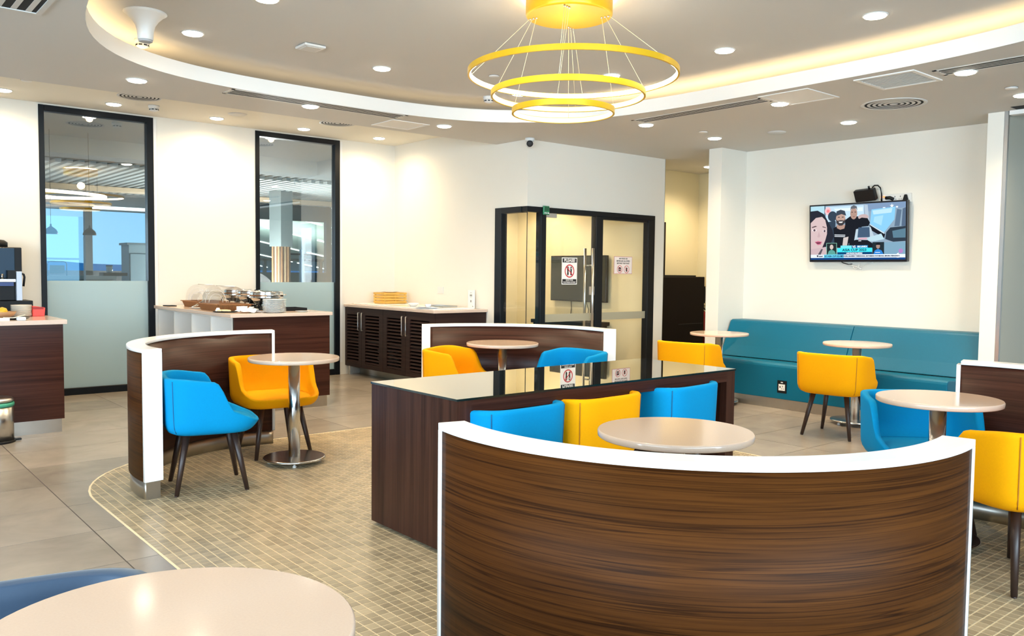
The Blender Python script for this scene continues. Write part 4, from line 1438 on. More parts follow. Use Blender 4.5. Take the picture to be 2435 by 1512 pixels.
ld.rotation_euler = (0, -0.05, 0)
MB().box(0.10, 0.165, -0.022, 0.022, 0.006, 0.016).build('pedal', M['black_plastic'], bn)

# on the sideboard
tag(MB().box(5.46, 6.06, 9.08, 9.72, 0.921, 0.936).build('serving_board', M['white_ware'], bevel=.003), 'white serving board under the wooden crate on the sideboard', 'board', 'white boards on the sideboard')
tag(MB().box(5.44, 6.02, 7.86, 8.98, 0.921, 0.934).build('serving_board', M['white_ware'], bevel=.003), 'long white serving board holding the bowl and trays on the sideboard', 'board', 'white boards on the sideboard')
cr = thing('slatted_crate', 'yellow pine slatted crate at the back corner of the sideboard', 'crate', (5.83, 9.42, 0.936), 0)
for k in range(4):
    z = 0.008 + k * 0.036
    for nm, bx in (('slat', (-0.17, 0.17, -0.135, -0.125)), ('slat', (-0.17, 0.17, 0.125, 0.135)), ('slat', (-0.17, -0.16, -0.125, 0.125)), ('slat', (0.16, 0.17, -0.125, 0.125))):
        MB().box(bx[0], bx[1], bx[2], bx[3], z, z + 0.027).build(nm, M['pine'], cr)
for sx in (-1, 1):
    for sy in (-1, 1):
        MB().box(sx * 0.15 - 0.009, sx * 0.15 + 0.009, sy * 0.116 - 0.009, sy * 0.116 + 0.009, 0, 0.143).build('corner_post', M['pine'], cr)
MB().box(-0.16, 0.16, -0.125, 0.125, 0.0, 0.008).build('bottom_board', M['pine'], cr)
lathe_thing('crate_plate', 'white plate resting on top of the wooden crate', 'plate', (5.83, 9.42, 0.9795 + 0.0995), PLATE, M['white_ware'])
lathe_thing('soup_bowl', 'white bowl with a spoon on the long board on the sideboard', 'bowl', (5.62, 8.55, 0.934), [(0.035, 0), (0.065, 0.03), (0.072, 0.042), (0.067, 0.042), (0.04, 0.012), (0, 0.01)], M['white_ware'])
tag(MB().tube([(5.60, 8.56, 0.948), (5.60, 8.66, 0.995), (5.60, 8.69, 1.004)], 0.004, 8).build('spoon', M['steel']), 'steel spoon leaning in the white bowl on the sideboard', 'spoon')
pt = thing('platter', 'steel edged platter behind the cups on the sideboard', 'platter', (5.84, 8.28, 0.934))
MB().box(-0.10, 0.10, -0.17, 0.17, 0, 0.004).build('base', M['steel'], pt)
MB().box(-0.11, -0.10, -0.18, 0.18, 0.0, 0.02).box(0.10, 0.11, -0.18, 0.18, 0, 0.02).box(-0.10, 0.10, -0.18, -0.17, 0, 0.02).box(-0.10, 0.10, 0.17, 0.18, 0, 0.02).build('rim', M['steel'], pt)
lathe_thing('tea_plate', 'pale bluish plate at the front edge of the long board', 'plate', (5.50, 8.13, 0.934), PLATE, mat('bluish_ware', (0.70, 0.76, 0.84), 0.2))
lathe_thing('cup', 'small pale cup on the bluish plate on the sideboard', 'cup', (5.53, 8.10, 0.9415), [(0.02, 0), (0.034, 0.02), (0.037, 0.036), (0.034, 0.036), (0.02, 0.006), (0, 0.006)], bpy.data.materials['bluish_ware'])
lathe_thing('tea_plate', 'pale bluish plate at the right end of the long board', 'plate', (5.50, 7.97, 0.934), [(r * .75, z) for r, z in PLATE], bpy.data.materials['bluish_ware'])
mc = thing('menu_card', 'upright white menu card at the right end of the sideboard, by the wall', 'card', (6.085, 8.0, 0.921), -90)
MB().box(-0.062, 0.062, -0.006, 0.006, 0, 0.222).build('card', M['white_ware'], mc, bevel=.001)
MB().box(-0.022, 0.022, -0.0075, -0.0062, 0.145, 0.168).box(-0.012, 0.012, -0.0075, -0.0062, 0.075, 0.10).box(-0.015, 0.015, -0.0075, -0.0062, 0.185, 0.190).box(-0.018, 0.018, -0.0075, -0.0062, 0.128, 0.131).box(0.028, 0.045, -0.0075, -0.0062, 0.02, 0.032).build('printing', mat('grey_print', (0.30, 0.29, 0.27), 0.7), mc)
ws = thing('wall_socket', 'white switch plate on the wall above the sideboard', 'switch', (XB, 8.70, 1.125), -90)
MB().box(-0.06, 0.06, -0.010, 0, -0.043, 0.043).build('plate', M['plastic_white'], ws, bevel=.002)
MB().box(-0.018, 0.018, -0.014, -0.010, -0.024, 0.024).build('rocker', M['plastic_white'], ws, bevel=.002)
# plates kept behind the second louvred door
stack('stored_plate', 'plate', 'plates stored inside the sideboard', (5.60, 9.08, 0.135), [(r * 1.25, z * 1.4) for r, z in PLATE], 8, 0.030, M['white_ware'],
      lambda k: 'white plate stored behind the second louvred door of the sideboard')

# ================================================================== TELEVISIONS
TV = thing('television', 'switched-on television on the white wall above the teal bench', 'television', (8.575, 4.506, 1.826), -90)
TV.rotation_euler = (0.06, 0, math.radians(-90))
TW, TH = 1.088, 0.628
MB().box(-TW / 2, TW / 2, -0.012, 0.035, -TH / 2, TH / 2).build('housing', M['tv_frame'], TV, bevel=0.004)
MB().box(-0.2, 0.2, 0.035, 0.052, -0.12, 0.12).build('wall_bracket', M['black_plastic'], TV)
SW, SH = TW - 0.034, TH - 0.040
ems = {}


def em(c, s=1.0):
    k = (tuple(c), s)
    if k not in ems:
        ems[k] = emit('screen_%d' % len(ems), c, s * TVS)
    return ems[k]


pic_m, pic_i = [], {}
pic = MB()
layer = [0]


def P(poly, c):
    if c not in pic_i:
        pic_i[c] = len(pic_m)
        pic_m.append(em(c))
    layer[0] += 1
    y = -0.0122 - layer[0] * 0.00002
    pic.add([((u - .5) * SW, y, (.5 - v) * SH + 0.004) for u, v in poly], [tuple(range(len(poly)))], pic_i[c])


def E(cx, cy, rx, ry, c, n=22, a0=0, a1=360):
    P([(cx + rx * math.cos(math.radians(a0 + (a1 - a0) * i / n)), cy + ry * math.sin(math.radians(a0 + (a1 - a0) * i / n))) for i in range(n)], c)


def R(u0, v0, u1, v1, c):
    P([(u0, v0), (u1, v0), (u1, v1), (u0, v1)], c)


K = (0.012, 0.014, 0.020)
DK = (0.035, 0.055, 0.085)
SK = (0.62, 0.47, 0.47)
SKM = (0.42, 0.27, 0.22)
LB = (0.38, 0.62, 0.82)
R(0, 0, 1, 1, (0.26, 0.36, 0.46))
P([(0.0, 0.0), (0.16, 0.0), (0.15, 0.22), (0.0, 0.14)], (0.42, 0.66, 0.76))
R(0.155, 0.0, 0.168, 0.24, (0.10, 0.16, 0.22))
P([(0.17, 0.02), (0.58, 0.02), (0.585, 0.30), (0.17, 0.30)], (0.50, 0.68, 0.82))
P([(0.26, 0.06), (0.57, 0.06), (0.57, 0.13), (0.28, 0.10)], (0.70, 0.82, 0.92))
E(0.195, 0.10, 0.035, 0.075, (0.78, 0.50, 0.54))
E(0.197, 0.10, 0.018, 0.03, (0.85, 0.22, 0.24))
P([(0.60, 0.0), (1, 0), (1, 0.10), (0.63, 0.14)], (0.20, 0.30, 0.46))
P([(0.585, 0.02), (0.62, 0.02), (0.64, 0.34), (0.60, 0.34)], (0.42, 0.52, 0.62))
P([(0.66, 0.11), (0.90, 0.08), (0.89, 0.30), (0.79, 0.52), (0.645, 0.36)], (0.24, 0.56, 0.82))
P([(0.67, 0.13), (0.87, 0.10), (0.86, 0.18), (0.68, 0.20)], (0.48, 0.72, 0.88))
P([(0.69, 0.24), (0.78, 0.22), (0.76, 0.40), (0.68, 0.33)], (0.36, 0.66, 0.88))
P([(0.64, 0.37), (0.80, 0.55), (0.79, 0.62), (0.64, 0.46)], K)
P([(0.645, 0.365), (0.79, 0.525), (0.79, 0.55), (0.645, 0.385)], (0.55, 0.70, 0.78))
P([(0.915, 0.12), (0.96, 0.14), (0.94, 0.42), (0.89, 0.42)], (0.11, 0.17, 0.25))
P([(0.97, 0.12), (1, 0.10), (1, 0.42), (0.96, 0.42)], (0.09, 0.14, 0.22))
E(0.245, 0.20, 0.05, 0.095, DK)
P([(0.20, 0.30), (0.28, 0.28), (0.27, 0.75), (0.18, 0.75)], DK)
# man behind, close-cropped hair
P([(0.38, 0.28), (0.44, 0.21), (0.52, 0.22), (0.57, 0.30), (0.53, 0.70), (0.40, 0.70)], K)
E(0.475, 0.165, 0.037, 0.105, SKM)
P([(0.437, 0.12), (0.445, 0.04), (0.475, 0.015), (0.507, 0.04), (0.514, 0.12), (0.50, 0.075), (0.45, 0.08)], (0.12, 0.13, 0.15))
R(0.450, 0.135, 0.465, 0.146, K)
R(0.484, 0.135, 0.499, 0.146, K)
P([(0.462, 0.215), (0.490, 0.212), (0.478, 0.232)], (0.25, 0.12, 0.11))
E(0.575, 0.235, 0.055, 0.05, (0.52, 0.40, 0.40))
# bearded man with a cap
P([(0.255, 0.42), (0.32, 0.36), (0.40, 0.37), (0.43, 0.50), (0.42, 0.78), (0.27, 0.78)], K)
P([(0.29, 0.36), (0.385, 0.36), (0.375, 0.43), (0.33, 0.45), (0.295, 0.42)], SKM)
E(0.335, 0.255, 0.052, 0.118, (0.47, 0.32, 0.27))
P([(0.283, 0.25), (0.29, 0.33), (0.318, 0.375), (0.352, 0.375), (0.380, 0.33), (0.388, 0.25), (0.372, 0.285), (0.335, 0.275), (0.30, 0.285)], (0.05, 0.045, 0.05))
P([(0.312, 0.302), (0.360, 0.302), (0.350, 0.325), (0.322, 0.325)], (0.85, 0.84, 0.84))
P([(0.278, 0.20), (0.292, 0.11), (0.335, 0.085), (0.38, 0.11), (0.395, 0.20), (0.345, 0.165)], (0.045, 0.06, 0.085))
R(0.305, 0.215, 0.325, 0.228, K)
R(0.348, 0.215, 0.368, 0.228, K)
P([(0.268, 0.535), (0.385, 0.545), (0.385, 0.558), (0.268, 0.548)], (0.72, 0.78, 0.84))
P([(0.268, 0.562), (0.385, 0.572), (0.38, 0.585), (0.268, 0.575)], (0.72, 0.78, 0.84))
P([(0.365, 0.60), (0.42, 0.58), (0.405, 0.74), (0.355, 0.74)], (0.58, 0.52, 0.50))
# seat and headrest
P([(0.50, 0.45), (0.65, 0.41), (0.69, 0.60), (0.68, 0.68), (0.48, 0.66)], (0.46, 0.58, 0.66))
P([(0.525, 0.42), (0.64, 0.42), (0.645, 0.60), (0.515, 0.60)], (0.055, 0.10, 0.17))
P([(0.50, 0.39), (0.515, 0.28), (0.56, 0.245), (0.62, 0.26), (0.645, 0.34), (0.63, 0.40), (0.56, 0.41)], K)
R(0.525, 0.605, 0.615, 0.64, (0.62, 0.38, 0.46))
P([(0.63, 0.60), (0.70, 0.57), (0.76, 0.54), (0.79, 0.64), (0.70, 0.67), (0.63, 0.66)], (0.46, 0.66, 0.74))
P([(0.80, 0.64), (0.81, 0.52), (0.85, 0.44), (1, 0.42), (1, 0.68), (0.88, 0.69)], (0.030, 0.045, 0.065))
P([(0.87, 0.50), (1, 0.46), (1, 0.62), (0.88, 0.62)], (0.10, 0.20, 0.27))
P([(0.42, 0.80), (0.43, 0.68), (0.50, 0.64), (0.62, 0.65), (0.68, 0.72), (0.68, 0.80)], K)
R(0.525, 0.655, 0.555, 0.668, (0.7, 0.75, 0.8))
P([(0.70, 0.70), (1, 0.69), (1, 0.92), (0.70, 0.92)], (0.20, 0.36, 0.48))
E(0.955, 0.85, 0.022, 0.04, (0.42, 0.22, 0.50))
# woman in front
P([(0.0, 0.09), (0.08, 0.08), (0.15, 0.15), (0.19, 0.27), (0.245, 0.45), (0.26, 0.58), (0.22, 0.72), (0.12, 0.80), (0, 0.4)], (0.022, 0.024, 0.036))
P([(0.0, 0.31), (0.06, 0.215), (0.13, 0.20), (0.165, 0.26), (0.185, 0.40), (0.185, 0.52), (0.165, 0.64), (0.13, 0.78), (0.06, 0.86), (0.0, 0.86)], SK)
P([(0.0, 0.80), (0.10, 0.78), (0.17, 0.76), (0.19, 0.91), (0, 0.91)], (0.56, 0.42, 0.44))
P([(0.01, 0.385), (0.055, 0.362), (0.075, 0.375), (0.02, 0.40)], (0.10, 0.06, 0.07))
P([(0.135, 0.375), (0.175, 0.40), (0.172, 0.41), (0.135, 0.392)], (0.10, 0.06, 0.07))
E(0.042, 0.445, 0.026, 0.022, (0.80, 0.74, 0.74))
E(0.043, 0.445, 0.013, 0.021, (0.10, 0.06, 0.08))
E(0.158, 0.465, 0.020, 0.022, (0.80, 0.74, 0.74))
E(0.158, 0.465, 0.011, 0.021, (0.10, 0.06, 0.08))
P([(0.095, 0.47), (0.110, 0.56), (0.095, 0.585), (0.075, 0.57)], (0.54, 0.39, 0.40))
P([(0.045, 0.665), (0.085, 0.645), (0.13, 0.665), (0.115, 0.715), (0.08, 0.725)], (0.55, 0.16, 0.24))
P([(0.055, 0.672), (0.122, 0.672), (0.10, 0.70), (0.075, 0.70)], (0.14, 0.03, 0.06))
P([(0.075, 0.92), (0.12, 0.80), (0.14, 0.80), (0.11, 0.92)], (0.10, 0.09, 0.11))
# score graphics
R(0.178, 0.690, 0.294, 0.905, (0.25, 0.55, 0.42))
R(0.183, 0.697, 0.289, 0.905, (0.018, 0.028, 0.030))
P([(0.19, 0.905), (0.205, 0.84), (0.235, 0.81), (0.27, 0.84), (0.285, 0.905)], (0.10, 0.34, 0.30))
E(0.236, 0.765, 0.020, 0.045, (0.60, 0.50, 0.45))
R(0.672, 0.690, 0.790, 0.905, (0.018, 0.028, 0.035))
P([(0.68, 0.905), (0.695, 0.84), (0.728, 0.81), (0.765, 0.84), (0.785, 0.905)], (0.03, 0.22, 0.62))
E(0.729, 0.762, 0.020, 0.045, (0.36, 0.24, 0.20))
P([(0.705, 0.74), (0.71, 0.71), (0.73, 0.70), (0.75, 0.71), (0.753, 0.74)], K)
R(0.70, 0.868, 0.75, 0.878, (0.8, 0.85, 0.9))
R(0.335, 0.742, 0.455, 0.788, (0.18, 0.72, 0.82))
R(0.455, 0.742, 0.510, 0.792, (0.012, 0.07, 0.22))
R(0.510, 0.742, 0.625, 0.788, (0.03, 0.24, 0.50))
R(0.300, 0.788, 0.670, 0.862, (0.06, 0.74, 0.86))
R(0.300, 0.862, 0.670, 0.905, (0.008, 0.06, 0.16))
R(0.0, 0.905, 1.0, 0.965, (0.74, 0.82, 0.92))
R(0.150, 0.905, 0.370, 0.965, (0.14, 0.62, 0.86))
R(0.0, 0.965, 1.0, 1.0, (0.010, 0.055, 0.20))
P([(0.070, 0.917), (0.088, 0.917), (0.088, 0.937), (0.079, 0.952), (0.070, 0.937)], (0.02, 0.02, 0.03))
st_ = []
for i in range(10):
    a = -PI / 2 + i * PI / 5
    r = 0.042 if i % 2 == 0 else 0.016
    st_.append((0.865 + r * 0.56 * math.cos(a), 0.062 + r * math.sin(a)))
P(st_, (0.80, 0.88, 0.94))
R(0.775, 0.078, 0.800, 0.100, (0.62, 0.74, 0.84))
R(0.905, 0.072, 0.925, 0.098, (0.80, 0.88, 0.94))
P([(0.915, 0.900), (0.935, 0.880), (0.935, 0.905), (0.955, 0.905), (0.955, 0.925), (0.935, 0.925), (0.940, 0.968), (0.915, 0.968)], (0.86, 0.90, 0.96))
pic.build('screen_picture', pic_m, TV, fixn=False)
ink, wht = em((0.01, 0.02, 0.05)), em((0.9, 0.95, 1.0))


def tvtext(body, u, v, size, m, sx=1.0, bold=0.001):
    return text('lettering', body, size, ((u - .5) * SW, -0.0185, (.5 - v) * SH + 0.004), m, TV, 'CENTER', bold, sx)


tvtext('VS', 0.482, 0.767, 0.034, wht)
tvtext('SRI LANKA', 0.568, 0.765, 0.022, wht)
tvtext('ASIA CUP 2023', 0.485, 0.825, 0.036, ink, 1.15)
tvtext('LIVE FROM PALLEKELE', 0.485, 0.884, 0.018, wht)
tvtext("SL'S ASIA CUP SQUAD", 0.262, 0.936, 0.022, ink)
tvtext('BOWLERS: MAHEESH THEEKSHANA, MATHEESHA PATHIRANA, BINURA FERNANDO', 0.645, 0.936, 0.017, ink)
tvtext('squad', 0.117, 0.935, 0.020, ink)

bx = thing('set_top_box', 'black set-top box perched on the top edge of the television', 'box', (8.585, 4.405, 2.158), -90)
bx.rotation_euler = (0.45, -0.05, math.radians(-90))
MB().box(-0.115, 0.105, -0.03, 0.03, 0.0, 0.125).build('case', M['black_plastic'], bx, bevel=.006)
MB().lathe([(0.010, 0.125), (0.010, 0.155)], 10, (0.05, 0)).build('plug', M['black_plastic'], bx)
wr_ = MB().tube([(8.59, 4.36, 2.29), (8.59, 4.335, 2.312), (8.59, 4.30, 2.31), (8.59, 4.27, 2.28), (8.592, 4.258, 2.22), (8.60, 4.256, 2.13)], 0.007, 8)
tag(wr_.build('power_cable', M['black_plastic']), 'black cable looping from the set-top box down behind the television', 'cable')
ps = thing('power_strip', 'white power strip with black plugs above the television, beside the set-top box', 'power strip', (8.631, 4.115, 2.168), -90)
MB().box(-0.165, 0.15, -0.018, 0.018, -0.045, 0.045).build('case', M['plastic_white'], ps, bevel=.004)
MB().box(-0.135, -0.115, -0.022, -0.018, 0.012, 0.028).box(-0.158, -0.145, -0.022, -0.018, 0.010, 0.028).build('neon_switch', emit('neon', (1.0, 0.25, 0.08), 1.6), ps)
MB().box(-0.158, -0.145, -0.022, -0.018, -0.020, 0.0).build('fuse_cap', M['ink'], ps)
for x in (-0.01, 0.045):
    MB().box(x - 0.003, x + 0.003, -0.0195, -0.018, 0.008, 0.022).box(x - 0.013, x - 0.007, -0.0195, -0.018, -0.016, -0.008).box(x + 0.007, x + 0.013, -0.0195, -0.018, -0.016, -0.008).build('socket_hole', M['ink'], ps)
MB().tube([(-0.10, -0.03, 0.006), (-0.055, -0.035, 0.006), (-0.02, -0.03, -0.012)], 0.018, 10).build('plug', M['black_plastic'], ps)
MB().add([(0.075, -0.02, -0.045), (0.14, -0.02, -0.045), (0.118, -0.02, 0.03), (0.096, -0.02, 0.03), (0.075, -0.045, -0.045), (0.14, -0.045, -0.045), (0.118, -0.045, 0.03), (0.096, -0.045, 0.03)],
         [(0, 3, 2, 1), (4, 5, 6, 7), (0, 1, 5, 4), (1, 2, 6, 5), (2, 3, 7, 6), (3, 0, 4, 7)]).build('plug', M['black_plastic'], ps, bevel=.004)
cbw = MB().tube([(8.61, 4.60 - 0.02 * i + 0.03 * math.sin(i * .9), 1.515 - 0.075 * math.sin(PI * i / 12) - 0.01 * math.cos(i)) for i in range(13)], 0.004, 6)
cbw.tube([(8.61, 4.56, 1.50), (8.61, 4.55, 1.45), (8.61, 4.52, 1.432), (8.61, 4.49, 1.45), (8.61, 4.48, 1.50)], 0.0035, 6)
tag(cbw.build('white_cable', M['plastic_white']), 'looped white cables hanging below the television', 'cable')
tag(MB().tube([(8.60, 4.70, 1.525), (8.605, 4.66, 1.50), (8.61, 4.60, 1.485), (8.61, 4.56, 1.49)], 0.005, 6).build('black_cable', M['black_plastic']), 'short black cable drooping under the television', 'cable')

TV2 = thing('television', 'switched-off television inside the glass room, seen through the door', 'television', (8.19, 8.32, 1.283), -90)
MB().box(-0.545, 0.545, -0.02, 0.03, -0.318, 0.318).build('housing', M['tv_frame'], TV2, bevel=.004)
MB().box(-0.532, 0.532, -0.0215, -0.0205, -0.300, 0.306).build('screen', M['tv_off'], TV2)
MB().box(-0.2, 0.2, 0.03, 0.058, -0.12, 0.12).build('wall_bracket', M['black_plastic'], TV2)
for y, x in ((8.48, 0.02), (8.19, -0.03)):
    tag(MB().tube([(8.215, y, 0.97), (8.22, y - 0.02 + x, 0.86), (8.22, y + x, 0.74), (8.22, y + x, 0.705)], 0.005, 6).build('lead', M['black_plastic']), 'thin dark lead hanging from the %s side of the switched-off television' % ('left' if y > 8.3 else 'right'), 'cable', 'leads below the switched-off television')
ds = thing('low_unit', 'low black unit under the switched-off television in the glass room', 'unit', (8.03, 8.35, 0))
MB().box(-0.20, 0.20, -0.60, 0.55, 0.655, 0.705).build('top', M['black_board'], ds)
MB().box(-0.18, 0.18, -0.57, -0.55, 0, 0.655).box(-0.18, 0.18, 0.50, 0.52, 0, 0.655).box(0.16, 0.18, -0.55, 0.50, 0, 0.655).build('carcass', M['black_board'], ds)

# ---- signs on the glass room
s1 = thing('door_sign', 'black and white sign on the glass door asking to leave footwear outside', 'sign', (6.793, YG + 0.002, 1.382))
w_, h_ = 0.245, 0.312
MB().box(-w_ / 2, w_ / 2, -0.002, 0.0, -h_ / 2, h_ / 2).build('board', M['sign_white'], s1)
MB().box(-w_ / 2 + .010, w_ / 2 - .010, -0.0026, -0.002, 0.098, 0.146).build('header', M['ink'], s1)
MB().box(-w_ / 2 + .010, w_ / 2 - .010, -0.0026, -0.002, -0.146, -0.094).build('footer', M['ink'], s1)
text('lettering', 'PLEASE!', 0.048, (0, -0.0030, 0.121), M['sign_white'], s1, 'CENTER', 0.0016, 1.08)
text('lettering', 'LEAVE YOUR', 0.020, (0, -0.0030, -0.107), M['sign_white'], s1, 'CENTER', 0.0006)
text('lettering', 'FOOTWEAR OUTSIDE', 0.020, (0, -0.0030, -0.131), M['sign_white'], s1, 'CENTER', 0.0006)


def annulus(mb, cx, cz, r0, r1, y, n=40, mi=0):
    v = []
    for i in range(n):
        a = 2 * PI * i / n
        v += [(cx + r0 * math.cos(a), y, cz + r0 * math.sin(a)), (cx + r1 * math.cos(a), y, cz + r1 * math.sin(a))]
    mb.add(v, [(2 * i, 2 * i + 1, 2 * ((i + 1) % n) + 1, 2 * ((i + 1) % n)) for i in range(n)], mi)


def shoe(mb, cx, sgn):
    P_ = [(0.0, 0.052), (0.012, 0.046), (0.016, 0.030), (0.012, 0.008), (0.011, -0.015), (0.014, -0.035), (0.009, -0.050), (0, -0.054), (-0.009, -0.050), (-0.013, -0.035), (-0.010, -0.015), (-0.012, 0.008), (-0.016, 0.030), (-0.012, 0.046)]
    mb.add([(cx + sgn * a, -0.0026, 0.002 + b) for a, b in P_], [tuple(range(len(P_)))])


ic = MB()
shoe(ic, -0.026, 1)
shoe(ic, 0.026, -1)
ic.build('shoe_prints', M['ink'], s1, fixn=False)
ic = MB()
ic.lathe([(0.0065, 0), (0.0065, 0.0004)], 12)
for cx in (-0.026, 0.026):
    ic.add([(cx + 0.006 * math.cos(a * PI / 8), -0.0029, 0.030 + 0.011 * math.sin(a * PI / 8)) for a in range(16)], [tuple(range(16))])
ic2 = MB()
for cx in (-0.026, 0.026):
    ic2.add([(cx + 0.006 * math.cos(a * PI / 8), -0.0029, 0.030 + 0.011 * math.sin(a * PI / 8)) for a in range(16)], [tuple(range(16))])
ic2.build('shoe_opening', M['sign_white'], s1, fixn=False)
ic = MB()
annulus(ic, 0, 0.0, 0.064, 0.077, -0.0032)
a = math.radians(135)
dx, dz, nx, nz = math.cos(a) * 0.068, math.sin(a) * 0.068, math.sin(a) * 0.0055, -math.cos(a) * 0.0055
ic.add([(dx + nx, -0.0032, dz + nz), (dx - nx, -0.0032, dz - nz), (-dx - nx, -0.0032, -dz - nz), (-dx + nx, -0.0032, -dz + nz)], [(0, 1, 2, 3)])
ic.build('prohibition_ring', M['sign_red'], s1, fixn=False)

s2 = thing('rules_sign', 'small pink-edged sign forbidding food and drink on the right glass pane', 'sign', (7.722, YG + 0.013, 1.462))
w_, h_ = 0.328, 0.215
MB().box(-w_ / 2, w_ / 2, -0.001, 0.001, -h_ / 2, h_ / 2).build('border', mat('pink_edge', (0.50, 0.22, 0.22), .6), s2)
MB().box(-w_ / 2 + .006, w_ / 2 - .006, -0.002, -0.001, -h_ / 2 + .006, h_ / 2 - .006).build('board', mat('pinkish_board', (0.80, 0.72, 0.70), .6), s2)
for k, b in enumerate(('NO FOOD OR', 'BEVERAGES ALLOWED', 'BEYOND THIS POINT')):
    text('lettering', b, 0.0235, (0, -0.0026, 0.080 - k * 0.029), M['ink'], s2, 'CENTER', 0.0007)
ic = MB()
for cx in (-0.062, 0.062):
    annulus(ic, cx, -0.050, 0.041, 0.047, -0.0030)
    sg = 1
    ic.add([(cx - 0.031, -0.0030, -0.050 + 0.033), (cx - 0.027, -0.0030, -0.050 + 0.036), (cx + 0.031, -0.0030, -0.050 - 0.033), (cx + 0.027, -0.0030, -0.050 - 0.036)], [(0, 1, 2, 3)])
ic.build('prohibition_ring', M['sign_red'], s2, fixn=False)
ic = MB()
bn_ = [(-0.027, 0.004), (-0.022, 0.018), (-0.010, 0.025), (0.010, 0.025), (0.022, 0.018), (0.027, 0.004)]
ic.add([(-0.062 + a, -0.0026, -0.050 + b) for a, b in bn_], [tuple(range(6))])
ic.add([(-0.062 + a, -0.0026, -0.050 + b) for a, b in ((-0.028, 0.0), (0.028, 0.0), (0.028, -0.006), (-0.028, -0.006))], [(0, 1, 2, 3)])
ic.add([(-0.062 + a, -0.0026, -0.050 + b) for a, b in ((-0.026, -0.010), (0.026, -0.010), (0.020, -0.024), (-0.020, -0.024))], [(0, 1, 2, 3)])
ic.add([(0.062 + a, -0.0026, -0.050 + b) for a, b in ((-0.016, 0.018), (0.016, 0.018), (0.011, -0.028), (-0.011, -0.028))], [(0, 1, 2, 3)])
ic.add([(0.062 + a, -0.0026, -0.050 + b) for a, b in ((0.002, 0.018), (0.005, 0.018), (0.012, 0.034), (0.009, 0.034))], [(0, 1, 2, 3)])
ic.build('food_icons', M['ink'], s2, fixn=False)

gb = thing('door_sensor', 'small green box with three white dots on the top frame of the glass room', 'sensor', (6.385, YG - 0.02, 2.058))
MB().box(-0.045, 0.045, -0.022, 0, -0.048, 0.052).build('case', M['green'], gb, bevel=.006)
MB().box(-0.034, 0.034, -0.0235, -0.022, -0.005, 0.043).build('display', mat('dark_green_display', (0.01, 0.09, 0.04), .3), gb)
for k in range(3):
    MB().add([(-0.026 + k * 0.026 + 0.009 * math.cos(a * PI / 6), -0.0236, -0.028 + 0.009 * math.sin(a * PI / 6)) for a in range(12)], [tuple(range(12))]).build('button', M['sign_white'], gb, fixn=False)

# ---- passage
pc = thing('storage_cabinet', 'black storage cabinet with a cut-out handle in the passage', 'cabinet', (9.42, 7.56, 0))
MB().box(-0.62, 0.38, -0.17, 0.16, 0.02, 1.325).build('body', M['black_board'], pc, bevel=.008)
MB().box(-0.60, 0.20, -0.15, 0.15, 1.325, 1.345).build('top_tray', M['black_plastic'], pc)
MB().box(0.385, 0.398, -0.17, -0.155, 0.95, 1.19).build('handle_plate', M['black_plastic'], pc)
MB().tube([(0.40, -0.16, 0.965), (0.42, -0.16, 0.985), (0.42, -0.16, 1.155), (0.40, -0.16, 1.175)], 0.012, 8).build('handle', M['cream_ware'], pc)
for z_ in (0.66, 0.30):
    MB().box(-0.2, 0.34, -0.176, -0.172, z_, z_ + 0.01).build('panel_joint', M['void'], pc)
tag(MB().box(8.475, 9.295, 7.70, 7.745, 1.345, 2.09).build('board_panel', M['black_board'], bevel=.003), 'tall black panel leaning on the wall above the storage cabinet', 'panel')
fe = thing('fire_extinguisher', 'dark red fire extinguisher hanging in the passage beside the black cabinet', 'fire extinguisher', (10.0, 7.58, 0.35))
MB().lathe([(0.070, 0.0), (0.076, 0.01), (0.076, 0.40), (0.068, 0.44), (0.040, 0.475), (0.022, 0.485), (0.022, 0.50)], 28).build('cylinder', M['dark_red'], fe)
MB().lathe([(0.018, 0.50), (0.022, 0.515), (0.016, 0.545)], 14).build('valve', M['steel'], fe)
MB().box(-0.012, 0.012, -0.09, 0.03, 0.545, 0.555).box(-0.012, 0.012, -0.08, 0.02, 0.522, 0.530).build('lever', M['black_plastic'], fe)
MB().tube([(0.02, 0, 0.525), (0.075, -0.03, 0.48), (0.10, -0.05, 0.36), (0.085, -0.06, 0.27), (0.06, -0.06, 0.24), (0.03, -0.07, 0.26)], 0.011, 8).build('hose', M['black_plastic'], fe)
MB().box(-0.035, 0.035, -0.0785, -0.0755, 0.10, 0.19).build('label_plate', M['cream_ware'], fe)
MB().box(-0.03, 0.03, 0.076, 0.165, 0.37, 0.40).build('wall_bracket', M['black_plastic'], fe)

# ================================================================== CEILING FITTINGS
M['halo'] = emit('halo_strip', (1.0, 0.72, 0.36), HALO)
# chandelier: three rings under a yellow canopy
CHX, CHY = 3.63, 3.805
chn = thing('ring_chandelier', 'yellow chandelier of three hanging light rings under a round canopy', 'chandelier', (CHX, CHY, 0))
MB().lathe([(0.254, 2.932), (0.264, 2.937), (0.267, 2.943), (0.267, ZT - 0.016), (0.20, ZT - 0.014), (0.20, ZT)], 72).build('canopy', M['gold'], chn)
MB().lathe([(0.205, ZT - 0.013), (0.235, ZT - 0.013), (0.235, ZT - 0.008), (0.205, ZT - 0.008)], 72, cap=False).build('halo_strip', M['halo'], chn)


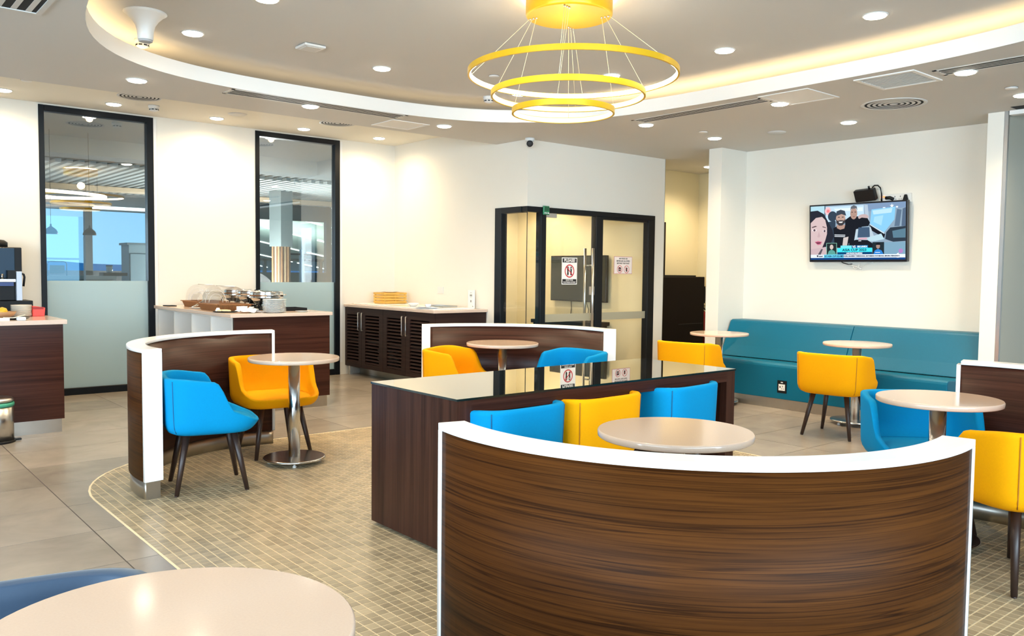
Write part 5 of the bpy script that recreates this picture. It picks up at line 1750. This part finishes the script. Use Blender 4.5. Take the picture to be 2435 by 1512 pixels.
def lring(name, x, y, r, z, h, m_in):
    b = MB()
    n = 128
    w = 0.012
    v = []
    for i in range(n):
        a = 2 * PI * i / n
        c, s = math.cos(a), math.sin(a)
        for rr, zz in ((r, z), (r, z + h), (r - w, z + h), (r - w, z)):
            v.append((x + rr * c, y + rr * s, zz))
    b.add(v, [(4 * i + k, 4 * ((i + 1) % n) + k, 4 * ((i + 1) % n) + (k + 1) % 4, 4 * i + (k + 1) % 4) for i in range(n) for k in range(4)], 0, True)
    o = b.build(name, M['gold'], chn)
    for p in o.data.polygons:
        p.use_smooth = False
    d = MB()
    v = []
    for i in range(n):
        a = 2 * PI * i / n
        c, s = math.cos(a), math.sin(a)
        for rr, zz in ((r - w - 0.0005, z + 0.003), (r - w - 0.0005, z + h - 0.003), (r - w - 0.006, z + h - 0.004), (r - w - 0.006, z + 0.004)):
            v.append((x + rr * c, y + rr * s, zz))
    d.add(v, [(4 * i + k, 4 * ((i + 1) % n) + k, 4 * ((i + 1) % n) + (k + 1) % 4, 4 * i + (k + 1) % 4) for i in range(n) for k in range(4)], 0, True)
    d.build('light_diffuser', m_in, o)


RINGS = ((0.03, -0.01, 0.651, 2.570, 0.034, 'ring_hot'), (0.0, 0.0, 0.477, 2.442, 0.036, 'ring_soft'), (-0.02, 0.02, 0.318, 2.340, 0.035, 'ring_soft'))
for x, y, r, z, h, k in RINGS:
    lring('ring', x, y, r, z, h, M[k])
for q, (x, y, r, z, h, k) in enumerate(RINGS):
    for i in range(4):
        a = math.radians(40 + 90 * i)
        rc = 0.20 + 0.02 * (2 - q)
        MB().tube([(rc * math.cos(a + .06 * q), rc * math.sin(a + .06 * q), 2.934), (x + (r - .006) * math.cos(a), y + (r - .006) * math.sin(a), z + h)], 0.0015, 5).build('suspension_wire', mat('warm_wire', (0.85, 0.72, 0.45), 0.4) if (q == 0 and i == 0) else bpy.data.materials['warm_wire'], chn)
        MB().lathe([(0.006, 2.922), (0.006, 2.933)], 8, (rc * math.cos(a + .06 * q), rc * math.sin(a + .06 * q))).build('wire_clamp', M['steel'], chn)
pl = bpy.data.lights.new('ring_glow', 'POINT')
pl.energy = CHAND
pl.color = (1.0, 0.74, 0.42)
pl.shadow_soft_size = 0.06
po = bpy.data.objects.new('ring_glow', pl)
COL.objects.link(po)
po.location = (CHX, CHY, 2.76)

DL = None


def downlight(x, y, z, label, power=1.0, angle=140, group='recessed downlights', color=WARM):
    global DL
    if DL is None:
        DL = thing('downlight', label, 'downlight', (x, y, z), 0, group)
        MB().lathe([(0.080, 0.0), (0.082, -0.003), (0.074, -0.007), (0.068, -0.004)], 32).build('trim_ring', M['plastic_white'], DL)
        MB().lathe([(0.070, -0.0035), (0.066, -0.0120), (0.050, -0.0165), (0.0, -0.0170)], 32).build('lens', M['lamp'], DL)
    else:
        t = copy_tree(DL)
        t.location = (x, y, z)
        tag(t, label, 'downlight', group)
    spot('downlight_beam', (x, y, z - 0.025), DOWN * power, angle, 1.0, 0.035, color)


for x, y, lab in ((1.475, 9.345, 'round downlight at the far left edge, near the window wall'), (2.46, 9.345, 'round downlight in front of the left tall window'), (3.55, 9.40, 'round downlight over the white wall between the two tall windows'),
                  (4.59, 9.37, 'round downlight in front of the right tall window'), (5.61, 9.34, 'round downlight over the sideboard corner')):
    downlight(x, y, ZR, lab, BAYK, 168, color=(1.0, 0.74, 0.42))
for x, y, lab in ((2.013, 6.99, 'round downlight left of the round grille, on the lower ceiling'), (3.494, 7.0, 'round downlight over the left slot vent'), (4.962, 7.0, 'round downlight right of the left access panel'),
                  (6.375, 5.56, 'round downlight at the near end of the middle slot vent'), (7.525, 5.59, 'round downlight just in front of the left white pier'), (6.42, 4.10, 'round downlight beside the flat access panel by the slot vent'),
                  (7.657, 4.14, 'round downlight above the television, left of the round grille'), (6.394, 2.584, 'round downlight below the right slot vent'), (7.516, 2.586, 'round downlight at the right edge of the frame by the header rail'),
                  (9.452, 7.10, 'round downlight inside the passage, half hidden by the pier')):
    downlight(x, y, ZL, lab, 1.3 if x < 9 else 1.5)
for x, y, lab in ((2.160, 6.165, 'round tray downlight beside the trumpet-shaped mount'), (2.24, 5.08, 'round tray downlight cut off by the top edge'), (3.717, 6.145, 'round tray downlight right of the square sensor'),
                  (5.304, 5.024, 'round tray downlight seen inside the largest chandelier ring'), (5.336, 3.893, 'round tray downlight right of the chandelier'), (5.342, 2.731, 'round tray downlight at the upper right'),
                  (5.205, 6.12, 'round tray downlight behind the chandelier rings, by the smoke detector')):
    downlight(x, y, ZT, lab, TRAYK)
# lights of the same kind outside the frame that light the room
for x, y, z, k in ((2.3, 2.9, ZT, 1.0), (3.9, 1.6, ZT, 1.0), (0.3, 6.0, ZL, 1.0), (0.2, 2.0, ZL, 0.8), (7.2, 0.6, ZL, 1.0)):
    spot('downlight_beam', (x, y, z - 0.025), DOWN * k, 115)
for x, y in ((6.75, 8.2), (7.6, 8.9)):
    spot('glass_room_beam', (x, y, 2.6), DOWN * GROOM, 150, 0.6, 0.1)
hallp = bpy.data.lights.new('hall_fill', 'POINT')  # unseen fill lamp added low down to brighten the hall
hallp.energy = HALL
hallp.shadow_soft_size = 0.5
ho = bpy.data.objects.new('hall_fill', hallp)
COL.objects.link(ho)
ho.location = (8.0, 19.0, 0.8)
hallq = hallp.copy()
hallq.energy = HALL * 1.6
hq = bpy.data.objects.new('concourse_fill', hallq)  # second added lamp, brightening the concourse ceiling from below
COL.objects.link(hq)
hq.location = (15.0, 36.0, 0.9)


def grille_round(x, y, z, r, label, group='round ceiling grilles'):
    t = thing('round_grille', label, 'air vent', (x, y, z), 0, group)
    MB().lathe([(r, 0), (r, -0.005), (r * 0.92, -0.007), (r * 0.88, -0.002)], 48, cap=False).build('outer_ring', M['grille'], t)
    MB().lathe([(r * 0.88, -0.0012), (0, -0.0012)], 48, cap=False).build('duct', M['void'], t)
    for k in range(4):
        q = r * (0.76 - 0.165 * k)
        MB().lathe([(q + r * 0.045, -0.0020), (q + r * 0.040, -0.0028), (q - r * 0.050, -0.0045), (q - r * 0.052, -0.0036)], 48, cap=False).build('louvre_ring', M['grille'], t)
    MB().lathe([(r * 0.13, -0.003), (r * 0.11, -0.006), (0.001, -0.0065)], 32, cap=False).build('centre_disc', M['grille'], t)


grille_round(2.551, 8.778, ZR, 0.205, 'round ringed grille above the left tall window')
grille_round(4.70, 8.74, ZR, 0.205, 'round ringed grille above the right tall window, half hidden by the ceiling step')
grille_round(7.131, 3.455, ZL, 0.262, 'large round ringed grille above the television')


def slot_vent(label, x, y, w, l, rz, z=ZL, n=4):
    t = thing('slot_vent', label, 'air vent', (x, y, z), rz, 'long slot vents')
    MB().box(-l / 2, l / 2, -w / 2, -w / 2 + 0.022, -0.003, 0).box(-l / 2, l / 2, w / 2 - 0.022, w / 2, -0.003, 0).box(-l / 2, -l / 2 + 0.03, -w / 2, w / 2, -0.003, 0).box(l / 2 - 0.03, l / 2, -w / 2, w / 2, -0.003, 0).build('frame', M['grille'], t)
    MB().box(-l / 2 + 0.03, l / 2 - 0.03, -w / 2 + 0.022, w / 2 - 0.022, -0.002, -0.001).build('duct', M['void'], t)
    p = (w - 0.044) / n
    for k in range(n - 1):
        yy = -w / 2 + 0.022 + p * (k + 1)
        MB().box(-l / 2 + 0.03, l / 2 - 0.03, yy - 0.0075, yy + 0.0075, -0.0022, -0.0012).build('blade', M['grille'], t)
    return t


slot_vent('long slot vent in the lower ceiling in front of the two tall windows', 3.54, 6.890, 0.215, 1.70, 0)
slot_vent('long slot vent in the middle of the lower ceiling, left of the flat access panel', 6.19, 4.79, 0.185, 1.43, 90)
slot_vent('long slot vent running out of the frame at the upper right', 6.29, 1.55, 0.200, 2.36, 90)
sv = thing('slot_vent', 'dark bladed vent cut off by the top left corner', 'air vent', (0.72, 5.35, ZL), 0, 'bladed vents')
MB().box(-0.36, 0.36, -0.235, -0.21, -0.008, 0).box(-0.36, 0.36, 0.21, 0.235, -0.008, 0).box(0.33, 0.36, -0.21, 0.21, -0.008, 0).box(-0.36, -0.33, -0.21, 0.21, -0.008, 0).build('frame', M['grille'], sv)
MB().box(-0.33, 0.33, -0.21, 0.21, -0.002, -0.001).build('duct', M['void'], sv)
for k in range(9):
    MB().box(-0.325 + k * 0.075, -0.295 + k * 0.075, -0.21, 0.21, -0.004, -0.002).build('blade', M['grille'], sv)


def panel(label, x, y, lx, ly, group='ceiling access panels', sunk=0.0):
    t = thing('access_panel', label, 'access panel', (x, y, ZL), 0, group)
    MB().box(-lx, lx, -ly, -ly + 0.03, -0.006, 0).box(-lx, lx, ly - 0.03, ly, -0.006, 0).box(-lx, -lx + 0.03, -ly + 0.03, ly - 0.03, -0.006, 0).box(lx - 0.03, lx, -ly + 0.03, ly - 0.03, -0.006, 0).build('frame', M['white_trim'], t)
    MB().box(-lx + 0.036, lx - 0.036, -ly + 0.036, ly - 0.036, -0.004, 0).build('leaf', M['white_trim'], t)
    return t


panel('flat white access panel beside the left slot vent', 4.605, 7.255, 0.215, 0.205)
panel('flat white access panel beside the middle slot vent', 6.29, 3.845, 0.245, 0.225)
ap = thing('return_grille', 'square recessed white grille between the middle panel and the right slot vent', 'air vent', (6.285, 3.02, ZL))
lx, ly = 0.235, 0.225
MB().box(-lx, lx, -ly, -ly + 0.03, -0.008, 0).box(-lx, lx, ly - 0.03, ly, -0.008, 0).box(-lx, -lx + 0.03, -ly + 0.03, ly - 0.03, -0.008, 0).box(lx - 0.03, lx, -ly + 0.03, ly - 0.03, -0.008, 0).build('frame', M['white_trim'], ap)
MB().box(-lx + 0.03, lx - 0.03, -ly + 0.03, ly - 0.03, -0.002, -0.001).build('duct', mat('grey_duct', (0.30, 0.30, 0.30), .8), ap)
for k in range(10):
    MB().box(-lx + 0.045 + k * 0.040, -lx + 0.063 + k * 0.040, -ly + 0.03, ly - 0.03, -0.006, -0.0025).build('blade', M['grille'], ap)


def smoke(label, x, y, z):
    t = thing('smoke_detector', label, 'smoke detector', (x, y, z), 0, 'smoke detectors')
    MB().lathe([(0.055, 0), (0.057, -0.012), (0.052, -0.030)], 28).build('base', M['plastic_white'], t)
    MB().lathe([(0.050, -0.030), (0.044, -0.036), (0.044, -0.048), (0.040, -0.052), (0.018, -0.062), (0, -0.063)], 28).build('sensing_head', M['plastic_white'], t)
    for k in range(8):
        a = k * PI / 4 + 0.2
        MB().obox((0.0445 * math.cos(a), 0.0445 * math.sin(a)), (-math.sin(a), math.cos(a)), 0.012, 0.0012, -0.047, -0.037).build('inlet_slot', M['ink'], t)


smoke('smoke detector under the trumpet-shaped mount, in the left end of the tray', 1.945, 6.61, ZT)
smoke('smoke detector in the tray, behind the left side of the chandelier rings', 5.08, 6.43, ZT)
smoke('smoke detector beside the round grille above the left tall window', 2.80, 9.15, ZR)
tm = thing('ceiling_mount', 'white trumpet-shaped ceiling mount in the left end of the tray', 'ceiling mount', (1.756, 5.90, ZT))
MB().lathe([(0.135, 0.0), (0.137, -0.006), (0.118, -0.018), (0.085, -0.050), (0.062, -0.085), (0.052, -0.125), (0.049, -0.175), (0.046, -0.180)], 40).build('flared_stem', M['plastic_white'], tm)
MB().lathe([(0.044, -0.180), (0.044, -0.190), (0.03, -0.191)], 28).build('end_cap', mat('grey_cap', (0.42, 0.42, 0.42), .5), tm)
sq = thing('square_sensor', 'square white sensor plate on the tray ceiling between two downlights', 'sensor', (2.952, 5.91, ZT), 0)
MB().box(-0.085, 0.085, -0.085, 0.085, -0.022, -0.004).build('plate', M['plastic_white'], sq, bevel=.004)
MB().box(-0.06, 0.06, -0.06, 0.06, -0.025, -0.022).build('cover', M['grille'], sq)
MB().box(-0.07, 0.07, -0.07, 0.07, -0.004, 0).build('gasket', M['ink'], sq)


def disc(label, name, cat, x, y, z, r, m='plastic_white', group=None):
    t = thing(name, label, cat, (x, y, z), 0, group)
    MB().lathe([(r, 0), (r, -0.004), (r * 0.93, -0.010), (0, -0.011)], 36, cap=False).build('cover', M[m], t)
    MB().lathe([(r * 1.03, -0.0005), (r * 1.03, -0.0025)], 36).build('shadow_gap', M['ink' if name == 'sprinkler_cover' else 'grille'], t)


disc('round flush ceiling speaker between the two tall windows', 'ceiling_speaker', 'speaker', 3.628, 8.997, ZR, 0.098, 'grille')
disc('round flush ceiling speaker above the television, left', 'ceiling_speaker', 'speaker', 7.671, 4.926, ZL, 0.092, 'grille')
disc('flat round sprinkler cover near the top left window corner', 'sprinkler_cover', 'sprinkler cover', 1.56, 8.72, ZR, 0.045)
disc('flat round sprinkler cover in front of the left pier', 'sprinkler_cover', 'sprinkler cover', 7.111, 5.428, ZL, 0.045)
disc('flat round sprinkler cover by the right header rail', 'sprinkler_cover', 'sprinkler cover', 7.168, 2.554, ZL, 0.045)
disc('flat round sprinkler cover inside the chandelier rings, on the tray', 'sprinkler_cover', 'sprinkler cover', 4.576, 5.72, ZT, 0.045)

cc = thing('security_camera', 'white dome security camera with black lens at the corner above the glass room', 'security camera', (6.10, 6.985, ZL))
MB().lathe([(0.052, 0), (0.054, -0.012), (0.050, -0.028), (0.045, -0.034)], 28).build('base', M['plastic_white'], cc)
v = MB()
for a in range(9):
    pass
prof_ = [(0.046 * math.sin(PI * i / 12) + 0.0005, -0.062 + 0.046 * math.cos(PI * i / 12)) for i in range(13)]
v.lathe(prof_, 24, cap=False)
v.build('ball', M['plastic_white'], cc)
ln = MB().lathe([(0.036, 0.0), (0.034, 0.020), (0.020, 0.026), (0, 0.027)], 24, cap=False).build('lens', M['ink'], cc)
ln.location = (-0.020, -0.022, -0.064)
ln.rotation_euler = Vector((-0.63, -0.72, -0.28)).to_track_quat('Z', 'Y').to_euler()
